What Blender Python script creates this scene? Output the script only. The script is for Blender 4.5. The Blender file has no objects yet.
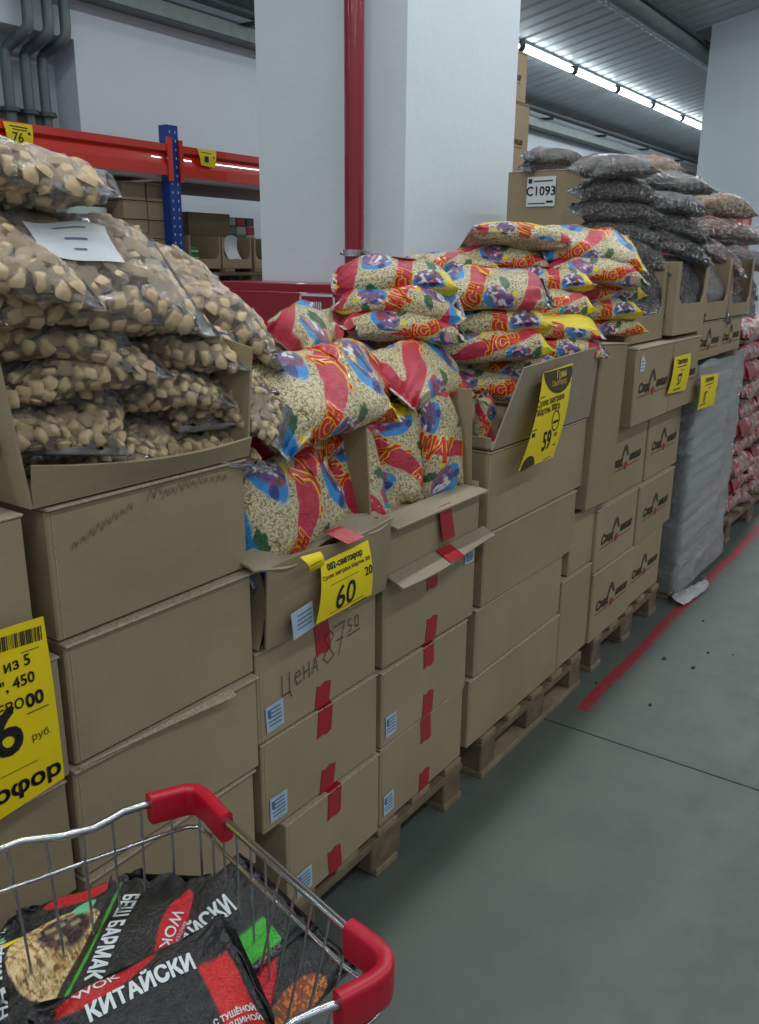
import bpy, bmesh, math, random
import numpy as np
from mathutils import Matrix, Vector

random.seed(7)
RNG = np.random.RandomState(11)
SC = bpy.context.scene
COL = SC.collection
PI = math.pi

# ------------------------------------------------------------ camera
F = 850.0; CX, CY = 379.5, 512.0; CAMH = 1.6
_x = np.array([635., -245., F]); _x /= np.linalg.norm(_x)
_d = np.array([-25., 2888., F]); _d -= _d.dot(_x) * _x; _d /= np.linalg.norm(_d)
_z = -_d; _y = np.cross(_z, _x)
R = np.array([_x, _y, _z])                       # camera (right, down, forward) -> world
CAM = np.array([0., 0., CAMH])
cam_d = bpy.data.cameras.new('camera'); cam_o = bpy.data.objects.new('camera', cam_d); COL.objects.link(cam_o)
cam_d.sensor_fit = 'VERTICAL'; cam_d.sensor_height = 24.0; cam_d.sensor_width = 36.0
cam_d.lens = F / 1024.0 * 24.0; cam_d.clip_start = 0.02; cam_d.clip_end = 200
_m = Matrix.Identity(4)
for _i, _v in enumerate((R[:, 0], -R[:, 1], -R[:, 2])):
    for _j in range(3): _m[_j][_i] = _v[_j]
_m[0][3], _m[1][3], _m[2][3] = 0, 0, CAMH
cam_o.matrix_world = _m
SC.camera = cam_o

# ------------------------------------------------------------ world, lights, exposure
world = bpy.data.worlds.new('world'); SC.world = world; world.use_nodes = True
bg = world.node_tree.nodes['Background']; bg.inputs[0].default_value = (0.80, 0.90, 1.0, 1); bg.inputs[1].default_value = 0.28
SC.view_settings.view_transform = 'Standard'; SC.view_settings.look = 'None'
SC.view_settings.gamma = 1.0; SC.view_settings.exposure = 0.32
SC.view_settings.use_curve_mapping = False
SC.cycles.transparent_max_bounces = 16
SC.cycles.max_bounces = 6

def area_row(name, x, y, z, lx, ly, power, color=(0.93, 0.98, 1.0)):
    l = bpy.data.lights.new(name, 'AREA'); l.shape = 'RECTANGLE'; l.size = lx; l.size_y = ly
    l.energy = power; l.color = color
    o = bpy.data.objects.new(name, l); COL.objects.link(o); o.location = (x, y, z)
    return o
area_row('ceiling_lamp_row', 4.0, 1.35, 4.50, 16.0, 0.12, 170)
area_row('ceiling_lamp_row', 4.0, -1.6, 4.62, 16.0, 0.12, 120)
area_row('ceiling_lamp_row', 4.0, -4.6, 4.75, 16.0, 0.12, 90)
area_row('ceiling_lamp_row', 3.0, 4.75, 3.80, 13.0, 0.08, 60)
area_row('ceiling_lamp_row', 13.1, 4.75, 3.76, 7.0, 0.08, 50)
area_row('ceiling_lamp_row', 20, 2.0, 4.2, 16.0, 0.14, 100)

# ------------------------------------------------------------ measuring helpers
def _ray(u, v): return R @ np.array([u - CX, v - CY, F])
def at_y(u, v, y):
    d = _ray(u, v); return CAM + d * (y / d[1])
def at_z(u, v, z):
    d = _ray(u, v); return CAM + d * ((z - CAMH) / d[2])

# ------------------------------------------------------------ materials
MATS = {}
class N:
    def __init__(s, name):
        s.m = bpy.data.materials.new(name); s.m.use_nodes = True; s.t = s.m.node_tree
        s.b = s.t.nodes['Principled BSDF']; s.out = s.t.nodes['Material Output']
    def n(s, typ, **kw):
        o = s.t.nodes.new(typ)
        for k, v in kw.items():
            if k.startswith('i_'):
                key = k[2:]; key = int(key) if key.isdigit() else key.replace('_', ' ')
                sock = o.inputs[key]
                if isinstance(v, bpy.types.NodeSocket): s.t.links.new(v, sock)
                else: sock.default_value = v
            else: setattr(o, k, v)
        return o
    def l(s, a, b): s.t.links.new(a, b)
    def coord(s, which='Object', scale=(1, 1, 1)):
        c = s.n('ShaderNodeTexCoord'); mp = s.n('ShaderNodeMapping'); s.l(c.outputs[which], mp.inputs[0]); mp.inputs['Scale'].default_value = scale
        return mp.outputs[0]
    def noise(s, vec, scale, detail=3, rough=.6):
        o = s.n('ShaderNodeTexNoise', i_Scale=scale, i_Detail=detail, i_Roughness=rough); s.l(vec, o.inputs['Vector']); return o.outputs['Fac']
    def ramp(s, fac, stops):
        o = s.n('ShaderNodeValToRGB'); s.l(fac, o.inputs[0]); e = o.color_ramp.elements
        while len(e) < len(stops): e.new(.5)
        for el, (p, c) in zip(e, stops): el.position = p; el.color = (*c, 1) if len(c) == 3 else c
        return o.outputs[0]
    def mix(s, fac, a, b):
        o = s.n('ShaderNodeMix', data_type='RGBA')
        for sock, v in ((o.inputs[0], fac), (o.inputs[6], a), (o.inputs[7], b)):
            if isinstance(v, bpy.types.NodeSocket): s.l(v, sock)
            elif isinstance(v, (int, float)): sock.default_value = v
            else: sock.default_value = (*v, 1)
        return o.outputs[2]
    def bump(s, h, strength=.3, dist=.01, normal=None):
        o = s.n('ShaderNodeBump', i_Strength=strength, i_Distance=dist); s.l(h, o.inputs['Height'])
        if normal is not None: s.l(normal, o.inputs['Normal'])
        return o.outputs[0]

def lin(r, g, b):
    return tuple(((c / 255) / 12.92 if c / 255 <= .04045 else ((c / 255 + .055) / 1.055) ** 2.4) for c in (r, g, b))

def plain(name, col, rough=.6, metal=0., var=.0, vs=8, bump=0, bs=60, coat=0, spec=.5):
    k = N(name); b = k.b
    b.inputs['Base Color'].default_value = (*col, 1); b.inputs['Roughness'].default_value = rough
    b.inputs['Metallic'].default_value = metal; b.inputs['Coat Weight'].default_value = coat
    b.inputs['Specular IOR Level'].default_value = spec
    co = k.coord()
    if var:
        f = k.noise(co, vs)
        k.l(k.ramp(f, [(.3, tuple(c * (1 - var) for c in col)), (.7, tuple(min(1, c * (1 + var)) for c in col))]), b.inputs['Base Color'])
    if bump:
        k.l(k.bump(k.noise(co, bs, 4), bump, .005), b.inputs['Normal'])
    MATS[name] = k.m
    return k.m

def cardboard(name, col):
    k = N(name); co = k.coord()
    info = k.n('ShaderNodeObjectInfo')
    add = k.n('ShaderNodeVectorMath', operation='ADD'); k.l(co, add.inputs[0]); k.l(info.outputs['Location'], add.inputs[1])
    f = k.noise(add.outputs[0], 3.0, 4, .6)
    c1 = k.ramp(f, [(.3, tuple(c * .88 for c in col)), (.7, tuple(c * 1.08 for c in col))])
    fine = k.noise(k.coord(scale=(1, 1, 14)), 60, 2, .5)
    c2 = k.mix(.10, c1, k.ramp(fine, [(.3, tuple(c * .5 for c in col)), (.7, tuple(min(1, c * 1.5) for c in col))]))
    hv = k.n('ShaderNodeHueSaturation', i_Hue=.5, i_Saturation=1.0); k.l(c2, hv.inputs['Color'])
    mr = k.n('ShaderNodeMapRange', i_3=.92, i_4=1.08); k.l(info.outputs['Random'], mr.inputs[0]); k.l(mr.outputs[0], hv.inputs['Value'])
    k.l(hv.outputs[0], k.b.inputs['Base Color'])
    k.b.inputs['Roughness'].default_value = .78; k.b.inputs['Specular IOR Level'].default_value = .25
    wv = k.n('ShaderNodeTexWave', bands_direction='Z', i_Scale=60.0, i_Distortion=.5); k.l(co, wv.inputs['Vector'])
    nb = k.bump(k.noise(co, 9, 3), .35, .01)
    k.l(k.bump(wv.outputs['Fac'], .05, .002, nb), k.b.inputs['Normal'])
    MATS[name] = k.m; return k.m

cardboard('cardboard', (0.345, 0.268, 0.168))
cardboard('cardboard_light', (0.345, 0.285, 0.205))
plain('board_edge', (0.42, 0.34, 0.24), .85, var=.3, vs=200)
plain('tape_red', lin(168, 22, 38), .32, coat=.3, bump=.2, bs=40)
plain('label_blue', lin(176, 196, 214), .5, var=.12, vs=30)
plain('label_ink', lin(92, 110, 140), .6)
plain('ink', (.012, .012, .014), .5)
plain('marker_ink', (.035, .033, .04), .6)
plain('pen_ink', lin(96, 86, 76), .7)
plain('logo_ink', lin(84, 64, 50), .7)
plain('logo_red', lin(150, 56, 48), .7)
plain('paper_yellow', lin(240, 212, 12), .45, var=.06, vs=10, bump=.1, bs=12)
plain('paper_white', lin(210, 216, 218), .5)
plain('olive_ink', lin(60, 56, 24), .5)
plain('wood', lin(136, 120, 94), .8, var=.25, vs=14, bump=.4, bs=50)
plain('wood_dark', lin(110, 95, 73), .85, var=.3, vs=16, bump=.4, bs=50)
plain('chrome', (.62, .64, .66), .18, 1.0)
plain('wire', (.50, .52, .54), .25, 1.0)
plain('guard_red', lin(178, 12, 42), .38, bump=.15, bs=120)
plain('rack_red', lin(214, 44, 22), .28, var=.06, coat=1.0)
plain('rack_blue', lin(22, 60, 140), .45, var=.1)
plain('white_steel', lin(200, 212, 216), .5)
plain('deck_brown', lin(150, 122, 114), .8, var=.1)
plain('cabinet_red', lin(146, 14, 36), .30, coat=.35)
plain('pipe_red', lin(138, 12, 34), .28, coat=.6)
plain('duct_grey', lin(112, 122, 120), .5, .3, var=.15, vs=10)
plain('duct_dark', lin(62, 70, 72), .5, .2)
plain('pipe_grey', lin(88, 98, 102), .5, .2, var=.1)
plain('plug_dark', lin(60, 68, 74), .6)
plain('green_pack', lin(40, 140, 50), .4)
plain('pink_pack', lin(200, 60, 80), .4)
plain('bucket_white', lin(190, 208, 204), .4)
plain('debris', (.02, .02, .02), .9)

def plaster(name, col, rough=.7):
    k = N(name); co = k.coord()
    f = k.noise(co, 1.3, 5, .6)
    k.l(k.ramp(f, [(.3, tuple(c * .93 for c in col)), (.7, col)]), k.b.inputs['Base Color'])
    k.b.inputs['Roughness'].default_value = rough
    h = k.noise(co, 24, 5, .65)
    k.l(k.bump(h, .35, .006), k.b.inputs['Normal'])
    MATS[name] = k.m
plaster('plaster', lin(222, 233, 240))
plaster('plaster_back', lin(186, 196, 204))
plain('ceiling_metal', lin(165, 172, 174), .45, .1, var=.06, vs=2)

def floor_mat():
    k = N('concrete'); co = k.coord()
    f = k.noise(co, 1.1, 6, .65)
    a = k.ramp(f, [(.3, lin(80, 87, 82)), (.55, lin(91, 98, 92)), (.75, lin(104, 106, 96))])
    g = k.noise(co, 5.5, 6, .7)
    a = k.mix(k.ramp(g, [(.52, (0, 0, 0)), (.75, (.35, .35, .35))]), a, lin(76, 82, 78))
    h = k.noise(co, 55, 3, .7)
    a = k.mix(k.ramp(h, [(.62, (0, 0, 0)), (.75, (.25, .25, .25))]), a, lin(66, 72, 70))
    k.l(a, k.b.inputs['Base Color'])
    k.l(k.ramp(g, [(.3, (.42,) * 3), (.7, (.62,) * 3)]), k.b.inputs['Roughness'])
    k.l(k.bump(k.noise(co, 30, 4), .15, .004), k.b.inputs['Normal'])
    MATS['concrete'] = k.m
floor_mat()

def worn_tape():
    k = N('floor_tape'); co = k.coord()
    g = k.noise(co, 26, 6, .75)
    k.l(k.mix(k.ramp(g, [(.50, (0, 0, 0)), (.62, (.9, .9, .9))]), lin(158, 38, 58), lin(120, 84, 84)), k.b.inputs['Base Color'])
    k.b.inputs['Roughness'].default_value = .55; MATS['floor_tape'] = k.m
worn_tape()

k = N('tube_light'); k.b.inputs['Emission Color'].default_value = (.86, .95, 1, 1); k.b.inputs['Emission Strength'].default_value = 9; MATS['tube_light'] = k.m

def print_film(name, filler_stops, scale, bumpd=.35, bump_scale=None, coat=.9, crough=.12):
    """printed packaging film: colour attribute 'print' (rgb ink, alpha = ink coverage) over the food seen through the film"""
    k = N(name)
    at = k.n('ShaderNodeAttribute', attribute_name='print')
    co = k.coord()
    vor = k.n('ShaderNodeTexVoronoi', feature='F1', i_Scale=scale); 
    nz = k.n('ShaderNodeTexNoise', i_Scale=scale * .35, i_Detail=2.0); k.l(co, nz.inputs['Vector'])
    dm = k.n('ShaderNodeVectorMath', operation='MULTIPLY_ADD'); k.l(nz.outputs['Color'], dm.inputs[0]); dm.inputs[1].default_value = (.02,) * 3; k.l(co, dm.inputs[2])
    k.l(dm.outputs[0], vor.inputs['Vector'])
    food = k.ramp(vor.outputs['Distance'], filler_stops)  # ramp darkens the gaps between pieces, shade painted into the food colour
    base = k.mix(at.outputs['Alpha'], food, at.outputs['Color'])
    k.l(base, k.b.inputs['Base Color'])
    k.b.inputs['Roughness'].default_value = .42
    k.b.inputs['Coat Weight'].default_value = coat; k.b.inputs['Coat Roughness'].default_value = crough
    inv = k.n('ShaderNodeMath', operation='MULTIPLY', i_1=-1.0); k.l(vor.outputs['Distance'], inv.inputs[0])
    n1 = k.bump(inv.outputs[0], bumpd, .006)
    wr = k.n('ShaderNodeTexNoise', i_Scale=34.0, i_Detail=4.0, i_Roughness=.6, i_Distortion=1.8); k.l(co, wr.inputs['Vector'])
    n2 = k.bump(wr.outputs['Fac'], .55, .012, n1)
    k.l(n2, k.b.inputs['Normal'])
    wr2 = k.n('ShaderNodeTexNoise', i_Scale=26.0, i_Detail=5.0, i_Roughness=.65, i_Distortion=2.5); k.l(co, wr2.inputs['Vector'])
    k.l(k.bump(wr2.outputs['Fac'], .8, .02), k.b.inputs['Coat Normal'])
    MATS[name] = k.m
CREAM = [(0.0, lin(238, 226, 186)), (.45, lin(212, 198, 152)), (.8, lin(120, 102, 66))]
print_film('corn_film', CREAM, 185)
print_film('noodle_film', [(0, lin(30, 30, 32)), (.8, lin(8, 8, 9))], 200, coat=.45, crough=.10)
print_film('choc_contents', [(0, lin(140, 122, 118)), (.35, lin(98, 84, 82)), (.7, lin(22, 17, 17))], 72, 1.0, coat=.6, crough=.15)
print_film('mixed_sweets', [(0, lin(205, 170, 150)), (.4, lin(150, 95, 75)), (.8, lin(50, 26, 22))], 60, .9, coat=.8)
print_film('yellow_sweets', [(0, lin(232, 196, 90)), (.4, lin(190, 140, 50)), (.8, lin(80, 50, 16))], 95, .9, coat=.8)
print_film('red_white_film', [(0, lin(205, 170, 165)), (.8, lin(140, 100, 96))], 40, .4, coat=.9)

def clear_film(name, tint, gl=.20, rough=.055, milky=.04, wscale=28, sc=(1, 1, 1)):
    k = N(name); k.t.nodes.remove(k.b); co = k.coord(scale=sc)
    wr = k.n('ShaderNodeTexNoise', i_Scale=float(wscale), i_Detail=5.0, i_Roughness=.62, i_Distortion=2.2); k.l(co, wr.inputs['Vector'])
    nn = k.bump(wr.outputs['Fac'], 1.0, .03)
    tr = k.n('ShaderNodeBsdfTransparent'); tr.inputs[0].default_value = (*tint, 1)
    g = k.n('ShaderNodeBsdfGlossy', i_Roughness=rough); g.inputs[0].default_value = (1, 1, 1, 1); k.l(nn, g.inputs['Normal'])
    d = k.n('ShaderNodeBsdfDiffuse'); d.inputs[0].default_value = (.8, .82, .84, 1); k.l(nn, d.inputs['Normal'])
    fr = k.n('ShaderNodeFresnel', i_IOR=1.45)
    mul = k.n('ShaderNodeMath', operation='MULTIPLY_ADD', i_1=.9, i_2=gl * .7); k.l(fr.outputs[0], mul.inputs[0]); mul.use_clamp = True
    m1 = k.n('ShaderNodeMixShader'); k.l(mul.outputs[0], m1.inputs[0]); k.l(tr.outputs[0], m1.inputs[1]); k.l(g.outputs[0], m1.inputs[2])
    m2 = k.n('ShaderNodeMixShader'); m2.inputs[0].default_value = milky; k.l(m1.outputs[0], m2.inputs[1]); k.l(d.outputs[0], m2.inputs[2])
    k.l(m2.outputs[0], k.out.inputs[0]); MATS[name] = k.m
clear_film('clear_film', (.97, .97, .96))
clear_film('seal_film', (.85, .86, .87), .35, .12, .22, 60)
clear_film('stretch_film', (.76, .78, .78), .40, .12, .20, 6, (1, 1, 8))

def pillow_mat():
    k = N('snack_pillow'); co = k.coord()
    info = k.n('ShaderNodeObjectInfo')
    f = k.noise(co, 16, 3, .6)
    a = k.ramp(f, [(.25, lin(176, 146, 108)), (.5, lin(202, 176, 138)), (.75, lin(222, 200, 166))])
    k.l(a, k.b.inputs['Base Color']); k.b.inputs['Roughness'].default_value = .7
    k.l(k.bump(k.noise(co, 180, 3), .3, .003), k.b.inputs['Normal'])
    MATS['snack_pillow'] = k.m
pillow_mat()
plain('pillow_gap_shade', lin(112, 84, 56), .9)  # inner body in a dark tone, painted shade for the gaps between pillows

# ------------------------------------------------------------ mesh helpers
class MB:
    def __init__(s): s.v = []; s.f = []; s.mi = []; s.cur = 0; s.sm = []
    def add(s, vs, fs, smooth=False):
        b = len(s.v); s.v.extend([tuple(map(float, v)) for v in vs])
        for f in fs: s.f.append(tuple(b + i for i in f)); s.mi.append(s.cur); s.sm.append(smooth)
        return s
    def box(s, x0, x1, y0, y1, z0, z1):
        s.add([(x, y, z) for z in (z0, z1) for y in (y0, y1) for x in (x0, x1)],
              [(0, 2, 3, 1), (4, 5, 7, 6), (0, 1, 5, 4), (2, 6, 7, 3), (0, 4, 6, 2), (1, 3, 7, 5)]); return s
    def obox(s, x0, x1, y0, y1, z0, z1, M):
        vs = [M @ Vector((x, y, z)) for z in (z0, z1) for y in (y0, y1) for x in (x0, x1)]
        s.add(vs, [(0, 2, 3, 1), (4, 5, 7, 6), (0, 1, 5, 4), (2, 6, 7, 3), (0, 4, 6, 2), (1, 3, 7, 5)]); return s
    def cbox(s, x0, x1, y0, y1, z0, z1, c):
        """box with chamfered edges"""
        vs = []
        for sx, X in ((-1, x0), (1, x1)):
            for sy, Y in ((-1, y0), (1, y1)):
                for sz, Z in ((-1, z0), (1, z1)):
                    vs += [(X, Y - sy * c, Z - sz * c), (X - sx * c, Y, Z - sz * c), (X - sx * c, Y - sy * c, Z)]
        i = lambda a, b, d, k: ((a * 2 + b) * 2 + d) * 3 + k
        fs = []
        for a in (0, 1):
            q = [i(a, 0, 0, 0), i(a, 1, 0, 0), i(a, 1, 1, 0), i(a, 0, 1, 0)]; fs.append(q if a else q[::-1])
            q = [i(0, a, 0, 1), i(1, a, 0, 1), i(1, a, 1, 1), i(0, a, 1, 1)]; fs.append(q[::-1] if a else q)
            q = [i(0, 0, a, 2), i(1, 0, a, 2), i(1, 1, a, 2), i(0, 1, a, 2)]; fs.append(q if a else q[::-1])
        for a in (0, 1):
            for b in (0, 1):
                q = [i(a, b, 0, 0), i(a, b, 1, 0), i(a, b, 1, 1), i(a, b, 0, 1)]; fs.append(q if a ^ b else q[::-1])
                q = [i(a, 0, b, 0), i(a, 1, b, 0), i(a, 1, b, 2), i(a, 0, b, 2)]; fs.append(q if not (a ^ b) else q[::-1])
                q = [i(0, a, b, 1), i(1, a, b, 1), i(1, a, b, 2), i(0, a, b, 2)]; fs.append(q if a ^ b else q[::-1])
                for d in (0, 1):
                    q = [i(a, b, d, 0), i(a, b, d, 1), i(a, b, d, 2)]; fs.append(q if (a ^ b ^ d) else q[::-1])
        s.add(vs, fs); return s
    def tube(s, pts, r, n=8, caps=True, rs=None):
        pts = [Vector(p) for p in pts]; rings = []
        up = None
        for i, p in enumerate(pts):
            t = (pts[min(i + 1, len(pts) - 1)] - pts[max(i - 1, 0)]).normalized()
            if up is None:
                up = Vector((0, 0, 1)) if abs(t.z) < .9 else Vector((1, 0, 0))
            a = t.cross(up).normalized(); bb = a.cross(t).normalized(); up = bb
            rr = rs[i] if rs else r
            rings.append([p + rr * (math.cos(2 * PI * k / n) * a + math.sin(2 * PI * k / n) * bb) for k in range(n)])
        vs = [v for rg in rings for v in rg]; fs = []
        for i in range(len(pts) - 1):
            for k in range(n):
                fs.append((i * n + k, i * n + (k + 1) % n, (i + 1) * n + (k + 1) % n, (i + 1) * n + k))
        s.add(vs, fs, True)
        if caps: s.add(rings[0], [tuple(range(n))[::-1]]); s.add(rings[-1], [tuple(range(n))])
        return s
    def sheet(s, fn, nu, nv, th=.0012):
        """thin curved sheet: fn(u,v)->(pos) u,v in 0..1, given a real thickness"""
        P = [[Vector(fn(i / nu, j / nv)) for j in range(nv + 1)] for i in range(nu + 1)]
        Nn = []
        for i in range(nu + 1):
            for j in range(nv + 1):
                du = P[min(i + 1, nu)][j] - P[max(i - 1, 0)][j]; dv = P[i][min(j + 1, nv)] - P[i][max(j - 1, 0)]
                Nn.append(du.cross(dv).normalized())
        fl = [p for row in P for p in row]; n = len(fl)
        vs = fl + [p - th * q for p, q in zip(fl, Nn)]; fs = []
        w = nv + 1
        for i in range(nu):
            for j in range(nv):
                a, b, c, d = i * w + j, (i + 1) * w + j, (i + 1) * w + j + 1, i * w + j + 1
                fs += [(a, b, c, d), (d + n, c + n, b + n, a + n)]
        s.add(vs, fs, True); es = []                     # cut edges get their own corners so the faces stay crisp
        for i in range(nu):
            a, b = i * w, (i + 1) * w; es.append((b, a, a + n, b + n))
            a, b = i * w + nv, (i + 1) * w + nv; es.append((a, b, b + n, a + n))
        for j in range(nv):
            a, b = j, j + 1; es.append((a, b, b + n, a + n))
            a, b = nu * w + j, nu * w + j + 1; es.append((b, a, a + n, b + n))
        for q in es: s.add([vs[k] for k in q], [(0, 1, 2, 3)])
        return s
    def mesh(s, name, mats):
        me = bpy.data.meshes.new(name); me.from_pydata(s.v, [], s.f)
        for m in (mats if isinstance(mats, (list, tuple)) else [mats]): me.materials.append(MATS[m])
        me.polygons.foreach_set('material_index', s.mi); me.polygons.foreach_set('use_smooth', s.sm)
        me.validate(); me.update(); return me
    def build(s, name, mats, parent=None): return put(name, s.mesh(name, mats), parent)

def put(name, me, parent=None, **props):
    o = bpy.data.objects.new(name, me); COL.objects.link(o)
    if parent is not None: o.parent = parent
    for k_, v_ in props.items(): o[k_] = v_
    return o
def thing(name, label, cat, loc=(0, 0, 0), rz=0., group=None):
    o = bpy.data.objects.new(name, None); COL.objects.link(o); o.location = loc; o.rotation_euler = (0, 0, rz)
    o.empty_display_size = .05; o['label'] = label; o['category'] = cat
    if group: o['group'] = group
    return o
def tag(o, label, cat, group=None):
    o['label'] = label; o['category'] = cat
    if group: o['group'] = group
    return o
def structure(o): o['kind'] = 'structure'; return o

# ------------------------------------------------------------ text as geometry laid on a surface
_TX = {}
def text_geo(body, size, offset=0.0, shear=0.0, space=1.0):
    key = (body, size, offset, shear, space)
    if key in _TX: return _TX[key]
    c = bpy.data.curves.new('writing', 'FONT'); c.body = body.replace('ф', 'φ'); c.size = size; c.shear = shear
    c.space_character = space; c.resolution_u = 3; c.align_x = 'CENTER'; c.align_y = 'CENTER'
    o = bpy.data.objects.new('writing', c); COL.objects.link(o); bpy.context.view_layer.update()
    me = bpy.data.meshes.new_from_object(o.evaluated_get(bpy.context.evaluated_depsgraph_get()))
    vs = [(v.co.x, v.co.y) for v in me.vertices]; fs = [tuple(p.vertices) for p in me.polygons]
    bpy.data.objects.remove(o); bpy.data.curves.remove(c); bpy.data.meshes.remove(me)
    if offset:                                       # heavier strokes: the glyphs repeated a hair apart
        n = 8 if offset > .003 else 4; V, Fc = list(vs), list(fs)
        for k_ in range(n):
            a = 2 * PI * (k_ + .5) / n; b = len(V); V += [(x + offset * math.cos(a), y + offset * math.sin(a)) for x, y in vs]; Fc += [tuple(b + i for i in f) for f in fs]
        vs, fs = V, Fc
    _TX[key] = (vs, fs); return vs, fs
def lay(mb, geo, fn, x=0, y=0, rot=0, sx=1., sy=1., h=.0006):
    """fn(px,py)->(pos,normal)"""
    vs, fs = geo; c, s_ = math.cos(rot), math.sin(rot); out = []
    for a, b in vs:
        a *= sx; b *= sy
        p, n = fn(x + a * c - b * s_, y + a * s_ + b * c)
        out.append((p[0] + n[0] * h, p[1] + n[1] * h, p[2] + n[2] * h))
    mb.add(out, fs)
def rect_geo(w, h, nx=1, ny=1):
    vs = [(-w / 2 + w * i / nx, -h / 2 + h * j / ny) for i in range(nx + 1) for j in range(ny + 1)]
    fs = [(i * (ny + 1) + j, (i + 1) * (ny + 1) + j, (i + 1) * (ny + 1) + j + 1, i * (ny + 1) + j + 1) for i in range(nx) for j in range(ny)]
    return vs, fs
def poly_geo(pts): return list(pts), [tuple(range(len(pts)))]
def stroke_geo(paths, w):
    vs, fs = [], []
    for path in paths:
        for (a, b) in zip(path[:-1], path[1:]):
            dx, dy = b[0] - a[0], b[1] - a[1]; L = math.hypot(dx, dy) or 1; nx_, ny_ = -dy / L * w / 2, dx / L * w / 2
            ex, ey = dx / L * w * .4, dy / L * w * .4
            i = len(vs); vs += [(a[0] - ex - nx_, a[1] - ey - ny_), (b[0] + ex - nx_, b[1] + ey - ny_), (b[0] + ex + nx_, b[1] + ey + ny_), (a[0] - ex + nx_, a[1] - ey + ny_)]
            fs.append((i, i + 1, i + 2, i + 3))
    return vs, fs

# ============================================================ THE SETTING
AY = 1.12                                    # front plane of the goods row
PX = 3.47                                    # aisle-end face of the white pillar
# floor with an expansion joint
m = MB(); m.box(-3, 2.605, -6, 6.4, -.1, 0); m.box(2.613, 30, -6, 6.4, -.1, 0); m.box(2.605, 2.613, -6, 6.4, -.1, -.006)
structure(m.build('floor', 'concrete'))
m = MB()
for i in range(60):
    ya = lambda q: 1.008 + .0035 * math.sin(q * 1.16)
    xa, xb = 2.75 + i * .15, 2.75 + (i + 1) * .15
    m.add([(xa, ya(i), .0009), (xb, ya(i + 1), .0009), (xb, ya(i + 1) + .045, .0009), (xa, ya(i) + .045, .0009)], [(0, 1, 2, 3)])
o = tag(m.build('floor_tape', 'floor_tape'), 'worn red tape strip stuck along the grey floor beside the pallets', 'floor tape')
for i, (u, v, s_) in enumerate([(703, 621, .009), (708, 653, .010), (693, 668, .012), (664, 659, .013), (650, 705, .010), (733, 655, .006), (596, 683, .008)]):
    p = at_z(u, v, 0.0); mm = MB(); a = [(s_ * (1 + .5 * random.random()) * math.cos(t * PI / 3), s_ * .7 * math.sin(t * PI / 3)) for t in range(6)]
    mm.add([(x, y, .001) for x, y in a] + [(x * .6, y * .6, s_ * .5) for x, y in a], [tuple(range(5, -1, -1)), tuple(range(6, 12))] + [(q, (q + 1) % 6, 6 + (q + 1) % 6, 6 + q) for q in range(6)])
    o = mm.build('dirt_crumb', 'debris'); o.location = p
    tag(o, 'dark dirt crumb on the floor, ' + ['middle one of the near trio by the tape', 'farther one of the middle pair', 'nearer one of the middle pair', 'pale smear-like one close to the red tape', 'nearest one to the camera', 'rightmost and farthest one', 'right beside the start of the red tape'][i], 'crumb', 'dirt crumbs on the floor')

CZ0, CS = 4.205, .2
def ceil_z(y): return CZ0 - CS * (y - 3.29)
m = MB()
xs = []; x = -3.0
while x < 30: xs += [(x, 0), (x + .17, 0), (x + .19, .022), (x + .23, .022)]; x += .25
ys = (-6, 6.3)
vs = [(a, y, ceil_z(y) + b) for y in ys for a, b in xs] + [(a, y, ceil_z(y) + b + .08) for y in ys for a, b in xs]
n = len(xs)
m.add(vs, [(i, i + 1, n + i + 1, n + i) for i in range(n - 1)] + [(2 * n + i, 3 * n + i, 3 * n + i + 1, 2 * n + i + 1) for i in range(n - 1)])
structure(m.build('ceiling', 'ceiling_metal'))

# back wall: recess with riser pipes on the left, flush wall on the right
WY = 5.95
m = MB()
m.box(4.38, 30, WY, 6.4, 0, 3.75); m.box(-3, 4.38, 6.22, 6.4, 0, 3.75); m.box(-3, 4.38, WY, 6.22, 3.16, 3.75)
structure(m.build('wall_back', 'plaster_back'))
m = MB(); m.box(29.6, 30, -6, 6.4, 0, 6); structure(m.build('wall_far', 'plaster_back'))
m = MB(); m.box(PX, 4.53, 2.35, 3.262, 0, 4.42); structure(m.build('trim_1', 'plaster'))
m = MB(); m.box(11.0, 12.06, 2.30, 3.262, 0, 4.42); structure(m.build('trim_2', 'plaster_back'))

# duct and pipes under the eaves
t = thing('cable_tray', 'long grey cable tray running along the top of the back wall', 'cable tray', (8, WY - .12, 3.47))
m = MB(); m.box(-11, 18, -.07, .12, -.04, .0); m.box(-11, 18, -.075, -.06, -.04, .07); m.build('tray_channel', 'duct_grey', t)
m = MB(); m.tube([(-11, -.16, .15), (18, -.16, .15)], .045, 8); m.build('conduit', 'duct_dark', t)
for i in range(14):
    m = MB(); m.box(-10 + i * 2, -9.96 + i * 2, -.2, .12, .07, .10); m.build('hanger', 'duct_dark', t)

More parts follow.
